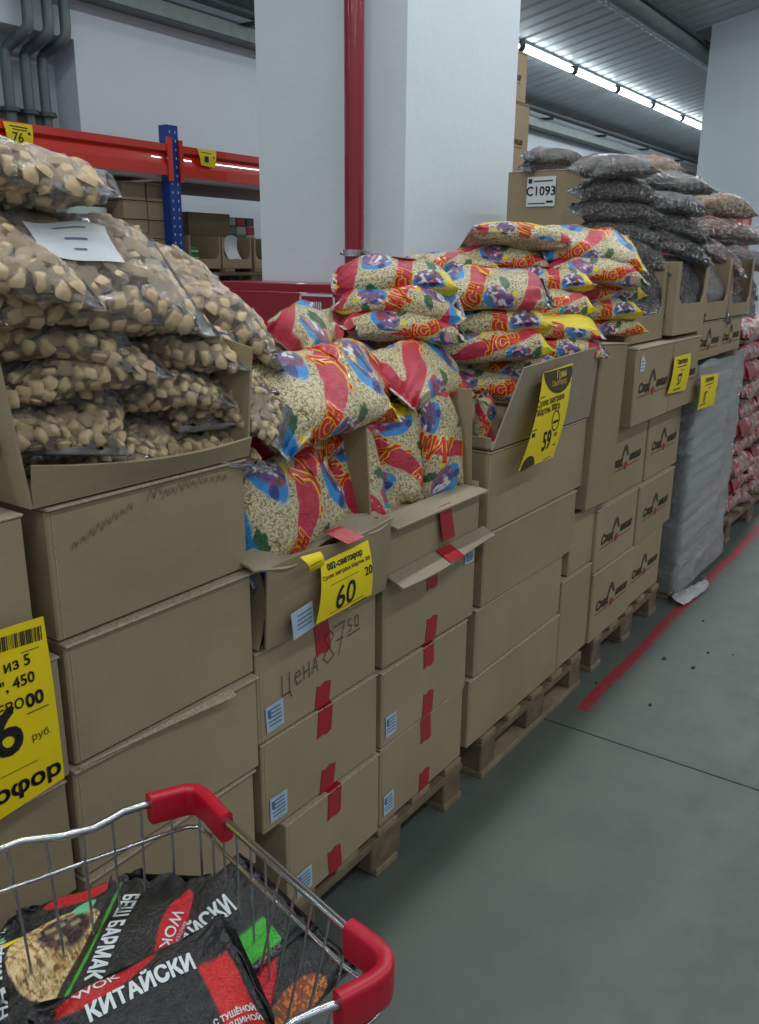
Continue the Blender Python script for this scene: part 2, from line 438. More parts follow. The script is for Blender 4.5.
def riser(x):
    t = thing('riser_pipe', None, 'pipe', (x, 6.0, 0)); return t
for i, (u, lab) in enumerate([(12, 'grey riser pipe with a bend, leftmost of the three on the back wall'), (40, 'grey riser pipe with a bend, middle one of the three on the back wall'), (58, 'grey riser pipe with a bend, rightmost of the three beside the wall corner')]):
    xb = [at_y(7, 75, 6.1)[0], at_y(26, 75, 6.1)[0], at_y(43, 75, 6.1)[0]][i]
    xt = [at_y(27, 10, 5.85)[0], at_y(47, 10, 5.85)[0], at_y(64, 10, 5.85)[0]][i]
    t = thing('riser_pipe', lab, 'pipe', (xb, 6.1, 0))
    zb = float(at_y(7, 46, 6.1)[2]); dx = xt - xb
    m = MB(); pts = [(0, 0, 1.6), (0, 0, zb - .10), (.0, -.004, zb - .04), (.02, -.02, zb), (dx * .5, -.125, zb + .03), (dx - .03, -.235, zb + .06), (dx - .005, -.248, zb + .09), (dx, -.25, zb + .15), (dx, -.25, 3.64)]
    m.tube(pts, .040, 10); m.build('tube', 'pipe_grey', t)
    m = MB(); m.tube([(0, 0, 2.62), (0, 0, 2.65)], .07, 10); m.box(-.09, .09, -.0, .12, 2.625, 2.645); m.build('bracket', 'duct_dark', t)
    m = MB(); m.tube([(-.02, -.02, 2.36), (.12, -.07, 2.40)], .03, 8); m.tube([(.05, -.08, 2.37), (.05, -.08, 2.45)], .05, 8); m.build('valve', 'guard_red', t)

# big corrugated duct
t = thing('ventilation_duct', 'round corrugated grey ventilation duct hanging under the ceiling', 'duct', (9, 3.475, 4.035))
m = MB(); pts = []; rs = []
for i in range(300):
    pts.append((-7 + i * .055, 0, 0)); rs.append(.092 + (.010 if i % 2 else 0))
m.tube(pts, .15, 16, rs=rs); m.build('duct_body', 'duct_grey', t)
m = MB(); m.tube([(-7, -.125, .03), (9.4, -.125, .03)], .02, 6); m.build('side_cable', 'duct_dark', t)
m = MB()
for i in range(112): m.box(-7 + i * .145, -6.93 + i * .145, .06, .09, -.105, -.093)
o = m.build('edge_clip', 'white_steel', t); o['kind'] = 'stuff'

# row of tube lamps, each its own fitting
for i in range(1, 9):
    x = 6.35 + i * 1.42; y = 4.75; z = 3.835
    lab = 'lit white tube lamp under the ribbed ceiling, ' + ['', 'hidden behind the white pillar', 'first past the white pillar', 'second past the white pillar', 'third past the white pillar', 'fourth past the white pillar', 'fifth past the white pillar', 'sixth, just hidden by the far pillar', 'seventh, hidden by the far pillar'][i]
    t = thing('tube_lamp', lab, 'lamp', (x, y, z), 0, 'tube lamps in the ceiling row')
    m = MB(); m.tube([(.06, 0, 0), (1.36, 0, 0)], .028, 8); m.build('tube', 'tube_light', t)
    m = MB(); m.box(.05, 1.37, -.02, .02, .05, .075); m.build('batten', 'white_steel', t)
    m = MB(); m.tube([(-.05, 0, 0), (.06, 0, 0)], .036, 8); m.box(-.02, .03, -.05, .05, -.02, .05); m.tube([(0, 0, .04), (0, 0, .066)], .008, 5); m.build('connector', 'plug_dark', t)

# red riser beside the pillar + hose cabinet
CBX = 3.20
t = thing('fire_hose_cabinet', 'dark red metal fire cabinet mounted on the side of the white pillar', 'cabinet', (CBX, 2.9, .85))
m = MB(); m.cbox(0, PX - CBX, -.435, .43, 0, .648, .004); m.build('casing', 'cabinet_red', t)
m = MB(); m.cbox(-.012, .0, -.395, .375, .04, .605, .003); dr = m.build('door', 'cabinet_red', t)
m = MB(); m.box(-.02, -.012, .14, .21, .395, .425); m.build('lock_plate', 'plug_dark', dr)
m = MB(); cx = -.25; w = .215; h = .24; zc = .48
stick = []
for (a, b, c_, d) in ((-w / 2, w / 2, h / 2 - .010, h / 2), (-w / 2, w / 2, -h / 2, -h / 2 + .010), (-w / 2, -w / 2 + .01, -h / 2, h / 2), (w / 2 - .01, w / 2, -h / 2, h / 2)):
    m.box(-.0145, -.012, cx + a, cx + b, zc + c_, zc + d)
for i in range(9):
    yy = cx + .075 - i * .012; m.box(-.0145, -.012, yy - (.004 if i % 3 else .0025), yy + .002, zc + .035, zc + .085)
m.build('white_emblem', 'paper_white', dr)
t = thing('standpipe', 'dark red vertical fire pipe rising in front of the white pillar', 'pipe', (3.36, 2.56, 1.498))
m = MB(); m.tube([(0, 0, 0), (0, 0, 2.8)], .046, 20); m.build('tube', 'pipe_red', t)
m = MB(); m.tube([(0, 0, .125), (0, 0, .155)], .055, 20); m.box(.0, .11, -.012, .012, .13, .15); m.tube([(-.0, -.075, .14), (.0, -.06, .14)], .011, 6); m.tube([(0, .06, .14), (0, .078, .14)], .011, 6); m.build('clamp', 'chrome', t)

# ------------------------------------------------------------ pallet rack at the back
RY = 4.2
def rack():
    t = thing('pallet_rack', 'pallet rack with red beams and a blue upright behind the goods', 'rack', (3.775, RY, .02))
    for x, yy in ((-.115, 0), (-.115, .95), (-2.85, 0), (2.65, 0), (2.65, .95)):
        m = MB(); m.box(x, x + .085, yy - .03, yy + .04, 0, 2.34)
        m.cur = 1
        for kz in range(28):
            for dx in (.018, .060): m.box(x + dx, x + dx + .006, yy - .0315, yy - .03, 1.0 + kz * .048, 1.014 + kz * .048)
        u_ = m.build('upright', ['rack_blue', 'white_steel'], t)
    for (x0, x1) in ((-2.76, -.13), (-.03, 2.65)):
        for zz, yy in ((2.06, 0), (2.06, .95)):
            sgn = 1 if yy == 0 else -1
            prof = [(0, .0), (0, .058), (.012, .062)] + [(.012 + .058 * (math.tan(math.radians(10 + q * 1.0)) * (q + 1) / 9.0) , .062 + .066 * (q + 1) / 9) for q in range(9)] + [(.0, .134), (.0, .172), (.06, .172), (.06, 0)]
            m = MB(); y0 = yy - .045 if yy == 0 else yy + .045
            vs = [(x, y0 + sgn * p[0], zz + p[1]) for x in (x0, x1) for p in prof]; n_ = len(prof)
            m.add(vs, [(i, (i + 1) % n_, n_ + (i + 1) % n_, n_ + i) for i in range(n_)] + [tuple(range(n_))[::-1], tuple(range(n_, 2 * n_))])
            b = m.build('beam', 'rack_red', t)
        m = MB(); m.box(x0 - .012, x0 + .012, -.055, -.04, 2.03, 2.26) if x0 > -1 else m.box(x1 - .005, x1 + .03, -.055, -.04, 2.03, 2.27)
        m.build('beam_bracket', 'rack_red', t)
        m = MB(); m.box(x0, x1, .02, .11, 2.045, 2.06); m.build('deck_lip', 'white_steel', t)
        m = MB(); m.box(x0, x1, .11, .93, 2.045, 2.06); m.build('deck_panel', 'deck_brown', t)
    m = MB(); m.box(-2.85, 2.73, 0, .95, 1.36, 1.38); m.build('lower_shelf', 'deck_brown', t)
rack()
# red beam of a further rack seen at the very top left, second level goods

# ============================================================ PALLETS AND BOXES
def pallet(x0, label, y0=None, z=0., w=.8, bottom_across=False, group='wooden pallets', d=1.2):
    y0 = AY if y0 is None else y0
    t = thing('wooden_pallet', label, 'pallet', (x0, y0, z), 0, group)
    r = random.Random(int(x0 * 100))
    bw = .1
    for i in range(5):
        cx = bw / 2 + (w - bw) * i / 4; j = r.uniform(-.006, .006)
        m = MB(); m.cbox(cx - bw / 2 + .004, cx + bw / 2 - .004, j, d + j, .122, .144, .003); m.build('deck_board', 'wood', t)
    for k_ in range(3):
        cy = .05 + (d - .1) * k_ / 2
        m = MB(); m.cbox(0, w, cy - .05, cy + .05, .100, .122, .002); m.build('stringer', 'wood_dark', t)
        for i in range(3):
            cx = .05 + (w - .1) * i / 2; q = .0 if i != 1 else .02
            m = MB(); m.cbox(cx - .05 - q, cx + .05 + q, cy - .05 + r.uniform(0, .006), cy + .05, .022, .100, .004); m.build('block', 'wood_dark', t)
        if bottom_across:
            m = MB(); m.cbox(0, w, cy - .055, cy + .05, 0, .022, .002); m.build('bottom_board', 'wood', t)
    if not bottom_across:
        for i in range(3):
            cx = .05 + (w - .1) * i / 2
            m = MB(); m.cbox(cx - .05, cx + .05, .0, d, 0, .022, .002); m.build('bottom_board', 'wood', t)
    return t
pallet(-.12 + .0, 'wooden pallet under the left-hand boxes of beige snack bags, mostly behind the cart', w=1.22)
pallet(1.22, 'wooden pallet under the red-taped cardboard boxes')
pallet(2.14, 'wooden pallet with a floor board, under the plain tall boxes', bottom_across=True)
pallet(3.06, 'wooden pallet under the boxes with dark printed emblems')
pallet(4.04, 'wooden pallet wrapped in plastic under the grey stack')
pallet(5.12, 'far wooden pallet carrying the red and white sacks', w=1.2)

def cardboard_box(x0, x1, z0, z1, label, y0=AY, d=.58, mat='cardboard', tape=False, sticker=None, logo=False, group=None, rz=0., bulge=.0, seam='y', flap_over=.0, note=None, tapes=(1, 1), rng=None, lean=0.):
    r = rng or random.Random(int(x0 * 131 + z0 * 977)); w = x1 - x0; h = z1 - z0
    t = thing('cardboard_box', label, 'box', ((x0 + x1) / 2, y0 + r.uniform(-.008, .008), z0 + .001), rz + r.uniform(-.008, .008), group)
    hw = w / 2 - .002; hh = h - .010
    m = MB()
    if bulge:
        vs = []; nx, nz = 10, 6
        m.cbox(-hw, hw, .003, d, 0, hh, .003)
        m.sheet(lambda u, v: (-hw + 2 * hw * u, .003 - bulge * math.sin(PI * u) * math.sin(PI * v) , hh * v), nx, nz, .003)
    else: m.cbox(-hw, hw, 0, d, 0, hh, .003)
    m.build('carton', mat, t)
    # two top flaps meeting along a seam; their cut edges read as a light line
    m = MB()
    g = .0015
    if seam == 'y':
        for sx in (-1, 1):
            m = MB(); m.cur = 0
            a, b = (-hw - .0015, -g) if sx < 0 else (g, hw + .0015)
            m.cbox(a, b, -.002 - flap_over * r.uniform(.6, 1), d, hh + .0005, hh + .0055, .0015); m.build('top_flap', 'board_edge' if True else mat, t)
    else:
        for a, b in ((-.003 - flap_over, d / 2 - g), (d / 2 + g, d)):
            m = MB(); m.cbox(-hw - .0015, hw + .0015, a, b, hh + .0005, hh + .0055, .0015); m.build('top_flap', 'board_edge', t)
    # vertical glue-lap line
    m = MB(); m.box(-hw + .010, -hw + .0115, -.0012, .002, .005, hh - .003); m.build('glue_seam', 'board_edge', t)
    if tape:
        c = r.uniform(-.01, .012); tw = .025
        for k_, on in enumerate(tapes):
            if not on: continue
            ln = r.uniform(.055, .075); sk = r.uniform(-.01, .01)
            z_a, z_b = (hh + .001, hh - ln) if k_ == 0 else (ln, .001)
            m = MB(); q = -.0022 - bulge * .3
            vs = [(c - tw, z_a), (c + tw, z_a), (c + tw + sk, z_b + .004), (c + tw * .4 + sk, z_b - .003), (c - tw * .3 + sk, z_b + .003), (c - tw + sk, z_b - .002)] if k_ == 0 else \
                 [(c - tw, z_b), (c + tw, z_b), (c + tw + sk, z_a - .002), (c + tw * .2 + sk, z_a + .004), (c - tw * .5 + sk, z_a - .003), (c - tw + sk, z_a + .002)]
            m.add([(a, q, b) for a, b in vs] + [(a, q + .0015, b) for a, b in vs], [tuple(range(6)), tuple(range(11, 5, -1))] + [(i, (i + 1) % 6, 6 + (i + 1) % 6, 6 + i) for i in range(6)])
            if k_ == 0: m.box(c - tw, c + tw, q, .1, hh + .0055, hh + .0065)
            m.build('tape_strip', 'tape_red', t)
    if sticker:
        sx, sz, sw, sh = sticker
        def fn(a, b): return (sx + a, -.0022, sz + b), (0, -1, 0)
        m = MB(); lay(m, rect_geo(sw, sh), fn, rot=r.uniform(-.06, .06)); m.cur = 1
        rr = random.Random(5)
        for i in range(5): lay(m, rect_geo(sw * rr.uniform(.4, .8), .0035), fn, x=-.0 * sw, y=sh * (.32 - i * .15), h=.0012)
        lay(m, rect_geo(sw * .18, sh * .3), fn, x=-sw * .32, y=sh * .2, h=.0014)
        m.build('shipping_label', ['label_blue', 'label_ink'], t)
    if logo:
        def fn(a, b): return (a, -.0018, b), (0, -1, 0)
        m = MB(); zc = hh * .52; s_ = .9 * min(1., w / .43)
        lay(m, text_geo('Слад', .056 * s_, .0012, .3, .9), fn, x=-.118 * s_, y=zc - .010, sx=1.12)
        lay(m, text_geo('киша', .056 * s_, .0012, .3, .9), fn, x=.112 * s_, y=zc - .006, sx=1.12)
        dia = [(-.046 * s_, .005), (-.020 * s_, .044), (.0, .056), (.022 * s_, .044), (.042 * s_, .005), (.028 * s_, .005), (.0, .038), (-.032 * s_, .005)]
        vs_, _f = poly_geo(dia); lay(m, (vs_, [(0, 1, 6, 7), (1, 2, 6), (2, 3, 6), (3, 4, 5, 6)]), fn, x=-.01, y=zc)
        m.cur = 1
        lay(m, rect_geo(.170 * s_, .0035), fn, x=-.110 * s_, y=zc - .040); lay(m, rect_geo(.16 * s_, .0035), fn, x=.10 * s_, y=zc - .038)
        lay(m, poly_geo([(-.026 * s_, -.030), (-.0, -.016), (.024 * s_, -.028), (.0, -.052)]), fn, x=0, y=zc)
        m.build('printed_emblem', ['logo_ink', 'logo_red'], t)
    if note:
        def fn(a, b): return (a, -.0022, b), (0, -1, 0)
        m = MB(); note(m, fn, hh); m.build('handwriting', 'marker_ink', t)
    return t

ORD = ['bottom', 'second from the bottom', 'third from the bottom', 'fourth from the bottom', 'fifth from the bottom']
# --- column A (left edge of the picture)
za = [.146, .345, .565, .785, 1.005, 1.243]
for i in range(5):
    cardboard_box(.235 + .002 * i, [.70, .68, .69, .70, .672][i], za[i], za[i + 1], 'plain box at the left picture edge, %s, behind the sign' % ORD[i], seam='x', group='stacked boxes at the left edge')
# --- column B
def faint_note(m, fn, hh):
    xs_ = np.linspace(-.17, .16, 22)
    for i, x in enumerate(xs_):
        if i in (8, 9): continue
        y = hh - .065 + .058 * math.sin((i / 21) * 2.0) - (.01 if i > 11 else 0)
        a = RNG.uniform(.005, .010)
        lay(m, stroke_geo([[(-a, -a), (0, a), (a * .6, -a * .5), (a, a)]], .0012), fn, x=x, y=y)
zb = [.340, .580, .795, 1.018, 1.243]
xb = [(.70, 1.12), (.70, 1.13), (.708, 1.132), (.703, 1.136)]
cardboard_box(.70, 1.115, .146, .340, 'plain cardboard box, bottom of the stack under the beige snack bags, behind the cart', seam='x', group='stacked boxes under the snack bags')
nm = ['second from the bottom', 'third from the bottom with a torn flap edge', 'fourth from the bottom', 'topmost one with faint pen scribbles']
for i in range(4):
    t = cardboard_box(xb[i][0], xb[i][1], zb[i], zb[i + 1], 'plain box under the beige snack bags, ' + nm[i], seam='x', flap_over=.006, group='stacked boxes under the snack bags', note=faint_note if i == 3 else None, rz=[.01, -.012, .0, .006][i])
    if i == 3:
        for c in t.children:
            if c.name.startswith('handwriting'): c.data.materials[0] = MATS['pen_ink']
    if i == 1:
        m = MB(); m.sheet(lambda u, v: (-.205 + .34 * u, -.007 - v * (.003 + .014 * u ** 2), .213 - .010 * v * u), 12, 3, .004); m.build('torn_flap', 'board_edge', t)

# --- columns C and D: red-taped boxes
def price_note(m, fn, hh):
    S = [([[(0, 1), (0, 0), (.55, .02)], [(.5, 1), (.5, .05), (.62, -.25)]], 0, .048),
         ([[(0, .45), (.4, .5), (.35, .75), (.1, .7), (0, .4), (.15, .05), (.45, .15)]], .042, .045),
         ([[(0, .8), (0, .0)], [(0, .4), (.4, .45)], [(.4, .85), (.4, 0)]], .072, .045),
         ([[(0, 0), (.25, .8), (.45, 0)], [(.1, .3), (.4, .3)]], .100, .045),
         ([[(.25, .5), (.05, .8), (.3, 1), (.5, .8), (.25, .5), (0, .2), (.2, 0), (.5, .15), (.25, .5)]], .140, .078),
         ([[(0, .95), (.5, 1), (.2, 0)], [(.1, .5), (.45, .5)]], .180, .078),
         ([[(.4, 1), (.1, 1), (.05, .6), (.4, .5), (.3, .1), (0, .1)]], .232, .033), ([[(.1, .2), (.1, .9), (.5, .9), (.5, .1), (.1, .2)]], .256, .033),
         ([[(0, 0), (1.6, .1)]], .230, .030)]
    for paths, x, s_ in S:
        y0 = hh - .122 + x * .12 + (.035 if x > .22 else 0) - (.006 if paths[0][0] == (0, 0) and x > .22 and len(paths[0]) == 2 else 0)
        lay(m, stroke_geo([[(a * s_, b * s_) for a, b in p] for p in paths], .0022), fn, x=-.135 + x, y=y0)
zc_ = [.150, .388, .615, .832]
lc = ['lowest in its stack beside the cart', 'middle one of the stack under the 60 tag', 'with handwritten price 87 and red tape']
for i in range(3):
    cardboard_box([1.205, 1.146, 1.138][i], [1.572, 1.566, 1.565][i], zc_[i], zc_[i + 1], 'red-taped cardboard box, ' + lc[i], tape=True, sticker=(-.160 if i else -.125, .050, .055, .062), group='red-taped boxes', note=price_note if i == 2 else None, rz=[.012, -.006, .0][i])
ld = ['lowest in its stack at the pallet corner', 'middle one of the stack near the pallet corner', 'upper one with its blue label at top right']
for i in range(3):
    cardboard_box([1.585, 1.583, 1.592][i], [2.018, 2.018, 2.040][i], [.146, .385, .608][i], [.385, .605, .845][i], 'red-taped cardboard box, ' + ld[i], tape=True, sticker=(-.175, .055, .048, .062) if i < 2 else (.185, .19, .05, .035), group='red-taped boxes', rz=[0, .006, -.02][i])
# --- column E, F
ze = [.150, .385, .610, .838, 1.085]
for i in range(4):
    cardboard_box([2.05, 2.07, 2.09, 2.108][i], [2.70, 2.705, 2.76, 2.812][i], ze[i], ze[i + 1], 'wide plain box, %s in the yellow strip stack' % ORD[i], seam='x', group='wide plain boxes')
cardboard_box(2.712, 2.99, .150, .500, 'narrow plain cardboard box, lowest in the gap beside the emblem boxes', seam='x', y0=AY + .005, group='narrow plain boxes')
cardboard_box(2.77, 3.00, .500, .735, 'narrow plain cardboard box, second in the gap beside the emblem boxes', seam='x', y0=AY + .012, group='narrow plain boxes')
_tb = cardboard_box(2.80, 3.06, .742, 1.335, 'tall plain cardboard box standing upright beside the emblem boxes', seam='x', y0=AY - .02, d=.42, group='narrow plain boxes')
_tb.rotation_euler.y = .06
# --- column G (emblem boxes)
zg = [.150, .445, .705, 1.0, 1.30]
gx = [[(2.995, 3.425), (3.43, 3.855)], [(2.99, 3.435), (3.44, 3.92)], [(3.065, 3.53), (3.535, 3.985)], [(3.15, 3.585), (3.59, 3.975)]]
for i in range(4):
    for j in range(2):
        lab = 'cardboard box with a dark printed emblem, %s row, %s column' % (['lowest', 'second', 'third', 'top'][i], ['nearer', 'farther'][j])
        if (i, j) == (3, 0): lab = 'emblem cardboard box jutting forward, with a small white sticker at its corner'
        if (i, j) == (3, 1): lab = 'emblem cardboard box partly covered by the yellow tag, top row'
        t = cardboard_box(gx[i][j][0], gx[i][j][1], zg[i], zg[i + 1], lab, logo=True, seam='x', y0=AY - (.03 if i == 3 else 0) + (.02 if i == 2 else 0), group='boxes with printed emblems')
        if (i, j) == (3, 0):
            m = MB(); fn = lambda a, b: ((a, -.002, b), (0, -1, 0)); lay(m, poly_geo([(-.02, -.03), (.025, -.025), (.03, .01), (.0, .035), (-.02, .02)]), fn, x=-.15, y=.235); m.cur = 1
            for q in range(3): lay(m, rect_geo(.03, .004), fn, x=-.147, y=.218 + q * .013, h=.001)
            m.build('small_label', ['paper_white', 'label_ink'], t)
for j, (a, b) in enumerate([(4.08, 4.50), (4.51, 4.93)]):
    cardboard_box(a, b, 1.165, 1.345, 'emblem box on top of the plastic-wrapped stack, %s one' % ['nearer', 'farther'][j], logo=True, seam='x', y0=AY + .01, group='boxes with printed emblems')
# boxes further back
cardboard_box(4.0, 4.5, 1.62, 2.03, 'cardboard box with a white number label, beyond the pillar', y0=1.80, d=.30, seam='x')
for q, (z0_, z1_) in enumerate(((.15, .62), (.62, 1.10), (1.10, 1.615))):
    cardboard_box(4.0, 4.5, z0_, z1_, 'plain box hidden below the numbered box, %s of its stack' % ORD[q], y0=1.80, d=.3, seam='x', group='hidden back row boxes')
m = MB()
def fnx(a, b): return (3.9965, 1.915 - a, 1.93 + b), (-1, 0, 0)
lay(m, rect_geo(.15, .135), fnx, h=.001); m.cur = 1
lay(m, text_geo('C1093', .058, .0012), fnx, y=.0, h=.002); lay(m, rect_geo(.10, .006), fnx, x=.01, y=.047, h=.002); lay(m, rect_geo(.035, .010), fnx, x=.048, y=-.047, h=.002); lay(m, rect_geo(.09, .005), fnx, x=-.02, y=-.054, h=.002); lay(m, rect_geo(.02, .02), fnx, x=-.058, y=.048, h=.002)
o = tag(m.build('number_label', ['paper_white', 'ink']), 'white paper label reading C1093 on a cardboard box', 'label')
for (xr, z0, z1, lab) in [(at_y(531, 100, 2.62)[0], 2.10, at_y(531, 106, 2.62)[2], 'emblem box, lower of two stacked high behind the pillar edge'), (at_y(527.5, 70, 2.62)[0], at_y(531, 106, 2.62)[2], at_y(527.5, 54, 2.62)[2], 'cardboard box, topmost of the stack behind the pillar edge')]:
    t = cardboard_box(xr - .50, xr, z0, z1, lab, y0=2.62, d=.4, seam='x', logo=True)

for q in range(4):
    cardboard_box(4.72, 5.22, .0 + q * .525, .525 + q * .525 - .001, 'plain box hidden behind the white pillar, %s of the tall stack' % ORD[q], y0=2.62, d=.4, seam='x', group='hidden tall stack')
# --- trays (open-topped boxes): panels with real thickness
def tray(label, x0, x1, z0, panels, group=None, y0=AY, d=.56):
    t = thing('open_carton', label, 'box', (x0, y0, z0), 0, group)
    for name, fn, nu, nv in panels:
        m = MB(); m.sheet(fn, nu, nv, .005); m.build(name, 'cardboard_light' if 'flap' in name else 'cardboard', t)
    return t
W_ = .455
tray('open carton with a low curved front, holding the beige snack bags', .685, 1.14, 1.245, [
    ('front_panel', lambda u, v: (W_ * u, -.012 * math.sin(PI * u) * v - .01 * v, v * (.066 - .085 * u + .055 * u * u)), 16, 3),
    ('side_panel', lambda u, v: (-.0 - .03 * v, .56 * u, v * (.26 - .06 * u)), 8, 3),
    ('side_panel', lambda u, v: (W_ + .02 * v, .56 * u, v * (.20 + .02 * math.sin(6 * u))), 8, 3),
    ('back_panel', lambda u, v: (W_ * u, .55, .2 * v), 4, 2),
    ('base_panel', lambda u, v: (W_ * u, .55 * v, .004), 4, 2),
    ('side_flap', lambda u, v: (W_ + .028 + .006 * math.sin(9 * v), .05 + .4 * u, .0 + v * .20), 6, 6)])
W2 = .425
tray('crushed open carton with red tape, holding corn snack bags and a yellow tag', 1.135, 1.565, .836, [
    ('front_panel', lambda u, v: (.012 + W2 * u + .01 * (1 - v), -.012 - .014 * math.sin(PI * u) * math.sin(PI * v) - .02 * v, .182 * v + .006 * math.sin(7 * u) * v), 16, 8),
    ('side_panel', lambda u, v: (.012 + .03 * math.sin(PI * v) * (1 - u), .56 * u, .19 * v), 6, 6),
    ('side_panel', lambda u, v: (W2 + .005, .56 * u, v * .185), 6, 3),
    ('divider_panel', lambda u, v: (W2 + .002 - .02 * v, .02 + .30 * u, .19 + v * (.235 - .01 * u)), 8, 4),
    ('front_flap', lambda u, v: (-.02 + (W2 + .045) * u, -.055 * v + .03 - .01 * math.sin(9 * u) * v, .195 - .020 * v + .010 * math.sin(11 * u + 2 * v)), 20, 4),
    ('base_panel', lambda u, v: (W2 * u, .55 * v, .18), 4, 2)])
W3 = .45
tray('open carton with folded-down front flaps and red tape, holding upright corn snack bags', 1.592, 2.045, .85, [
    ('front_panel', lambda u, v: (.0 + W3 * u, -.006, .14 * v), 8, 4),
    ('front_flap', lambda u, v: (-.005 + (W3 + .03) * u, -.008 - .05 * v - .01 * math.sin(5 * u) * v, .0 + .012 - .02 * v + .010 * u), 16, 4),
    ('side_panel', lambda u, v: (.0, .56 * u, .16 * v), 4, 2), ('side_panel', lambda u, v: (W3 + .005, .56 * u, .16 * v), 4, 2),
    ('divider_panel', lambda u, v: (W3 - .0 - .015 * v, .02 + .30 * u, .15 + v * .27), 6, 4),
    ('top_flap', lambda u, v: (W3 * u + .01, -.03 + .07 * v, .150 - .012 * (1 - v)), 8, 2),
    ('base_panel', lambda u, v: (W3 * u, .55 * v, .14), 4, 2)])
W4 = .705
def skew(u, v): return ((.115 * v) + (W4 - .115 * v - .03 * v) * u, -.005 - .03 * v, .225 * v + .02 * u * v)
tray('open carton with a raised tapering front flap behind the yellow price strip', 2.11, 2.82, 1.088, [
    ('front_flap', skew, 14, 4), ('side_panel', lambda u, v: (0., .56 * u, .005 + .03 * v), 4, 2),
    ('side_panel', lambda u, v: (W4 - .03, .42 * u, .02 + .12 * v), 4, 3), ('base_panel', lambda u, v: (W4 * u, .55 * v, .004), 4, 2)])
def window_tray(label, x0, x1, z0, h, sill, post, y0, d=.5):
    w = x1 - x0
    t = thing('display_carton', label, 'box', (x0, y0, z0), 0, 'display cartons with cut-out fronts')
    def pn(nm_, x_a, x_b, y_a, y_b, z_a, z_b):
        m = MB(); m.cbox(x_a, x_b, y_a, y_b, z_a, z_b, .0015); m.build(nm_, 'cardboard', t)
    m = MB(); c = .03
    out = [(0, 0), (w, 0), (w, h), (w - post, h), (w - post, sill + c), (w - post - c, sill), (post + c, sill), (post, sill + c), (post, h), (0, h)]
    n_ = len(out); vs = [(a, 0, b) for a, b in out] + [(a, .005, b) for a, b in out]
    fs = []
    for q in ((0, 1, 5, 6), (1, 2, 3, 4, 5), (0, 6, 7, 8, 9)):
        fs.append(q); fs.append(tuple(n_ + i for i in q[::-1]))
    fs += [(i, n_ + i, n_ + (i + 1) % n_, (i + 1) % n_) for i in range(n_)]
    m.add(vs, fs); m.build('front_panel', 'cardboard', t)
    pn('side_panel', 0, .005, .005, d, 0, h); pn('side_panel', w - .005, w, .005, d, 0, h); pn('base_panel', .005, w - .005, .005, d, 0, .005)
    pn('back_panel', .005, w - .005, d - .005, d, .005, h)
    return t
window_tray('display carton with a cut-out front holding dark chocolate bags, nearest one', 3.165, 3.60, 1.305, .295, .10, .03, AY + .02)
window_tray('display carton with a cut-out front holding dark chocolate bags, second one', 3.61, 4.045, 1.315, .295, .125, .04, AY - .02)
window_tray('display carton with a cut-out front holding glittering sweet bags, nearer one', 4.09, 4.52, 1.35, .28, .08, .04, AY)
window_tray('display carton with a cut-out front holding glittering sweet bags, farther one', 4.53, 4.97, 1.35, .28, .06, .04, AY)

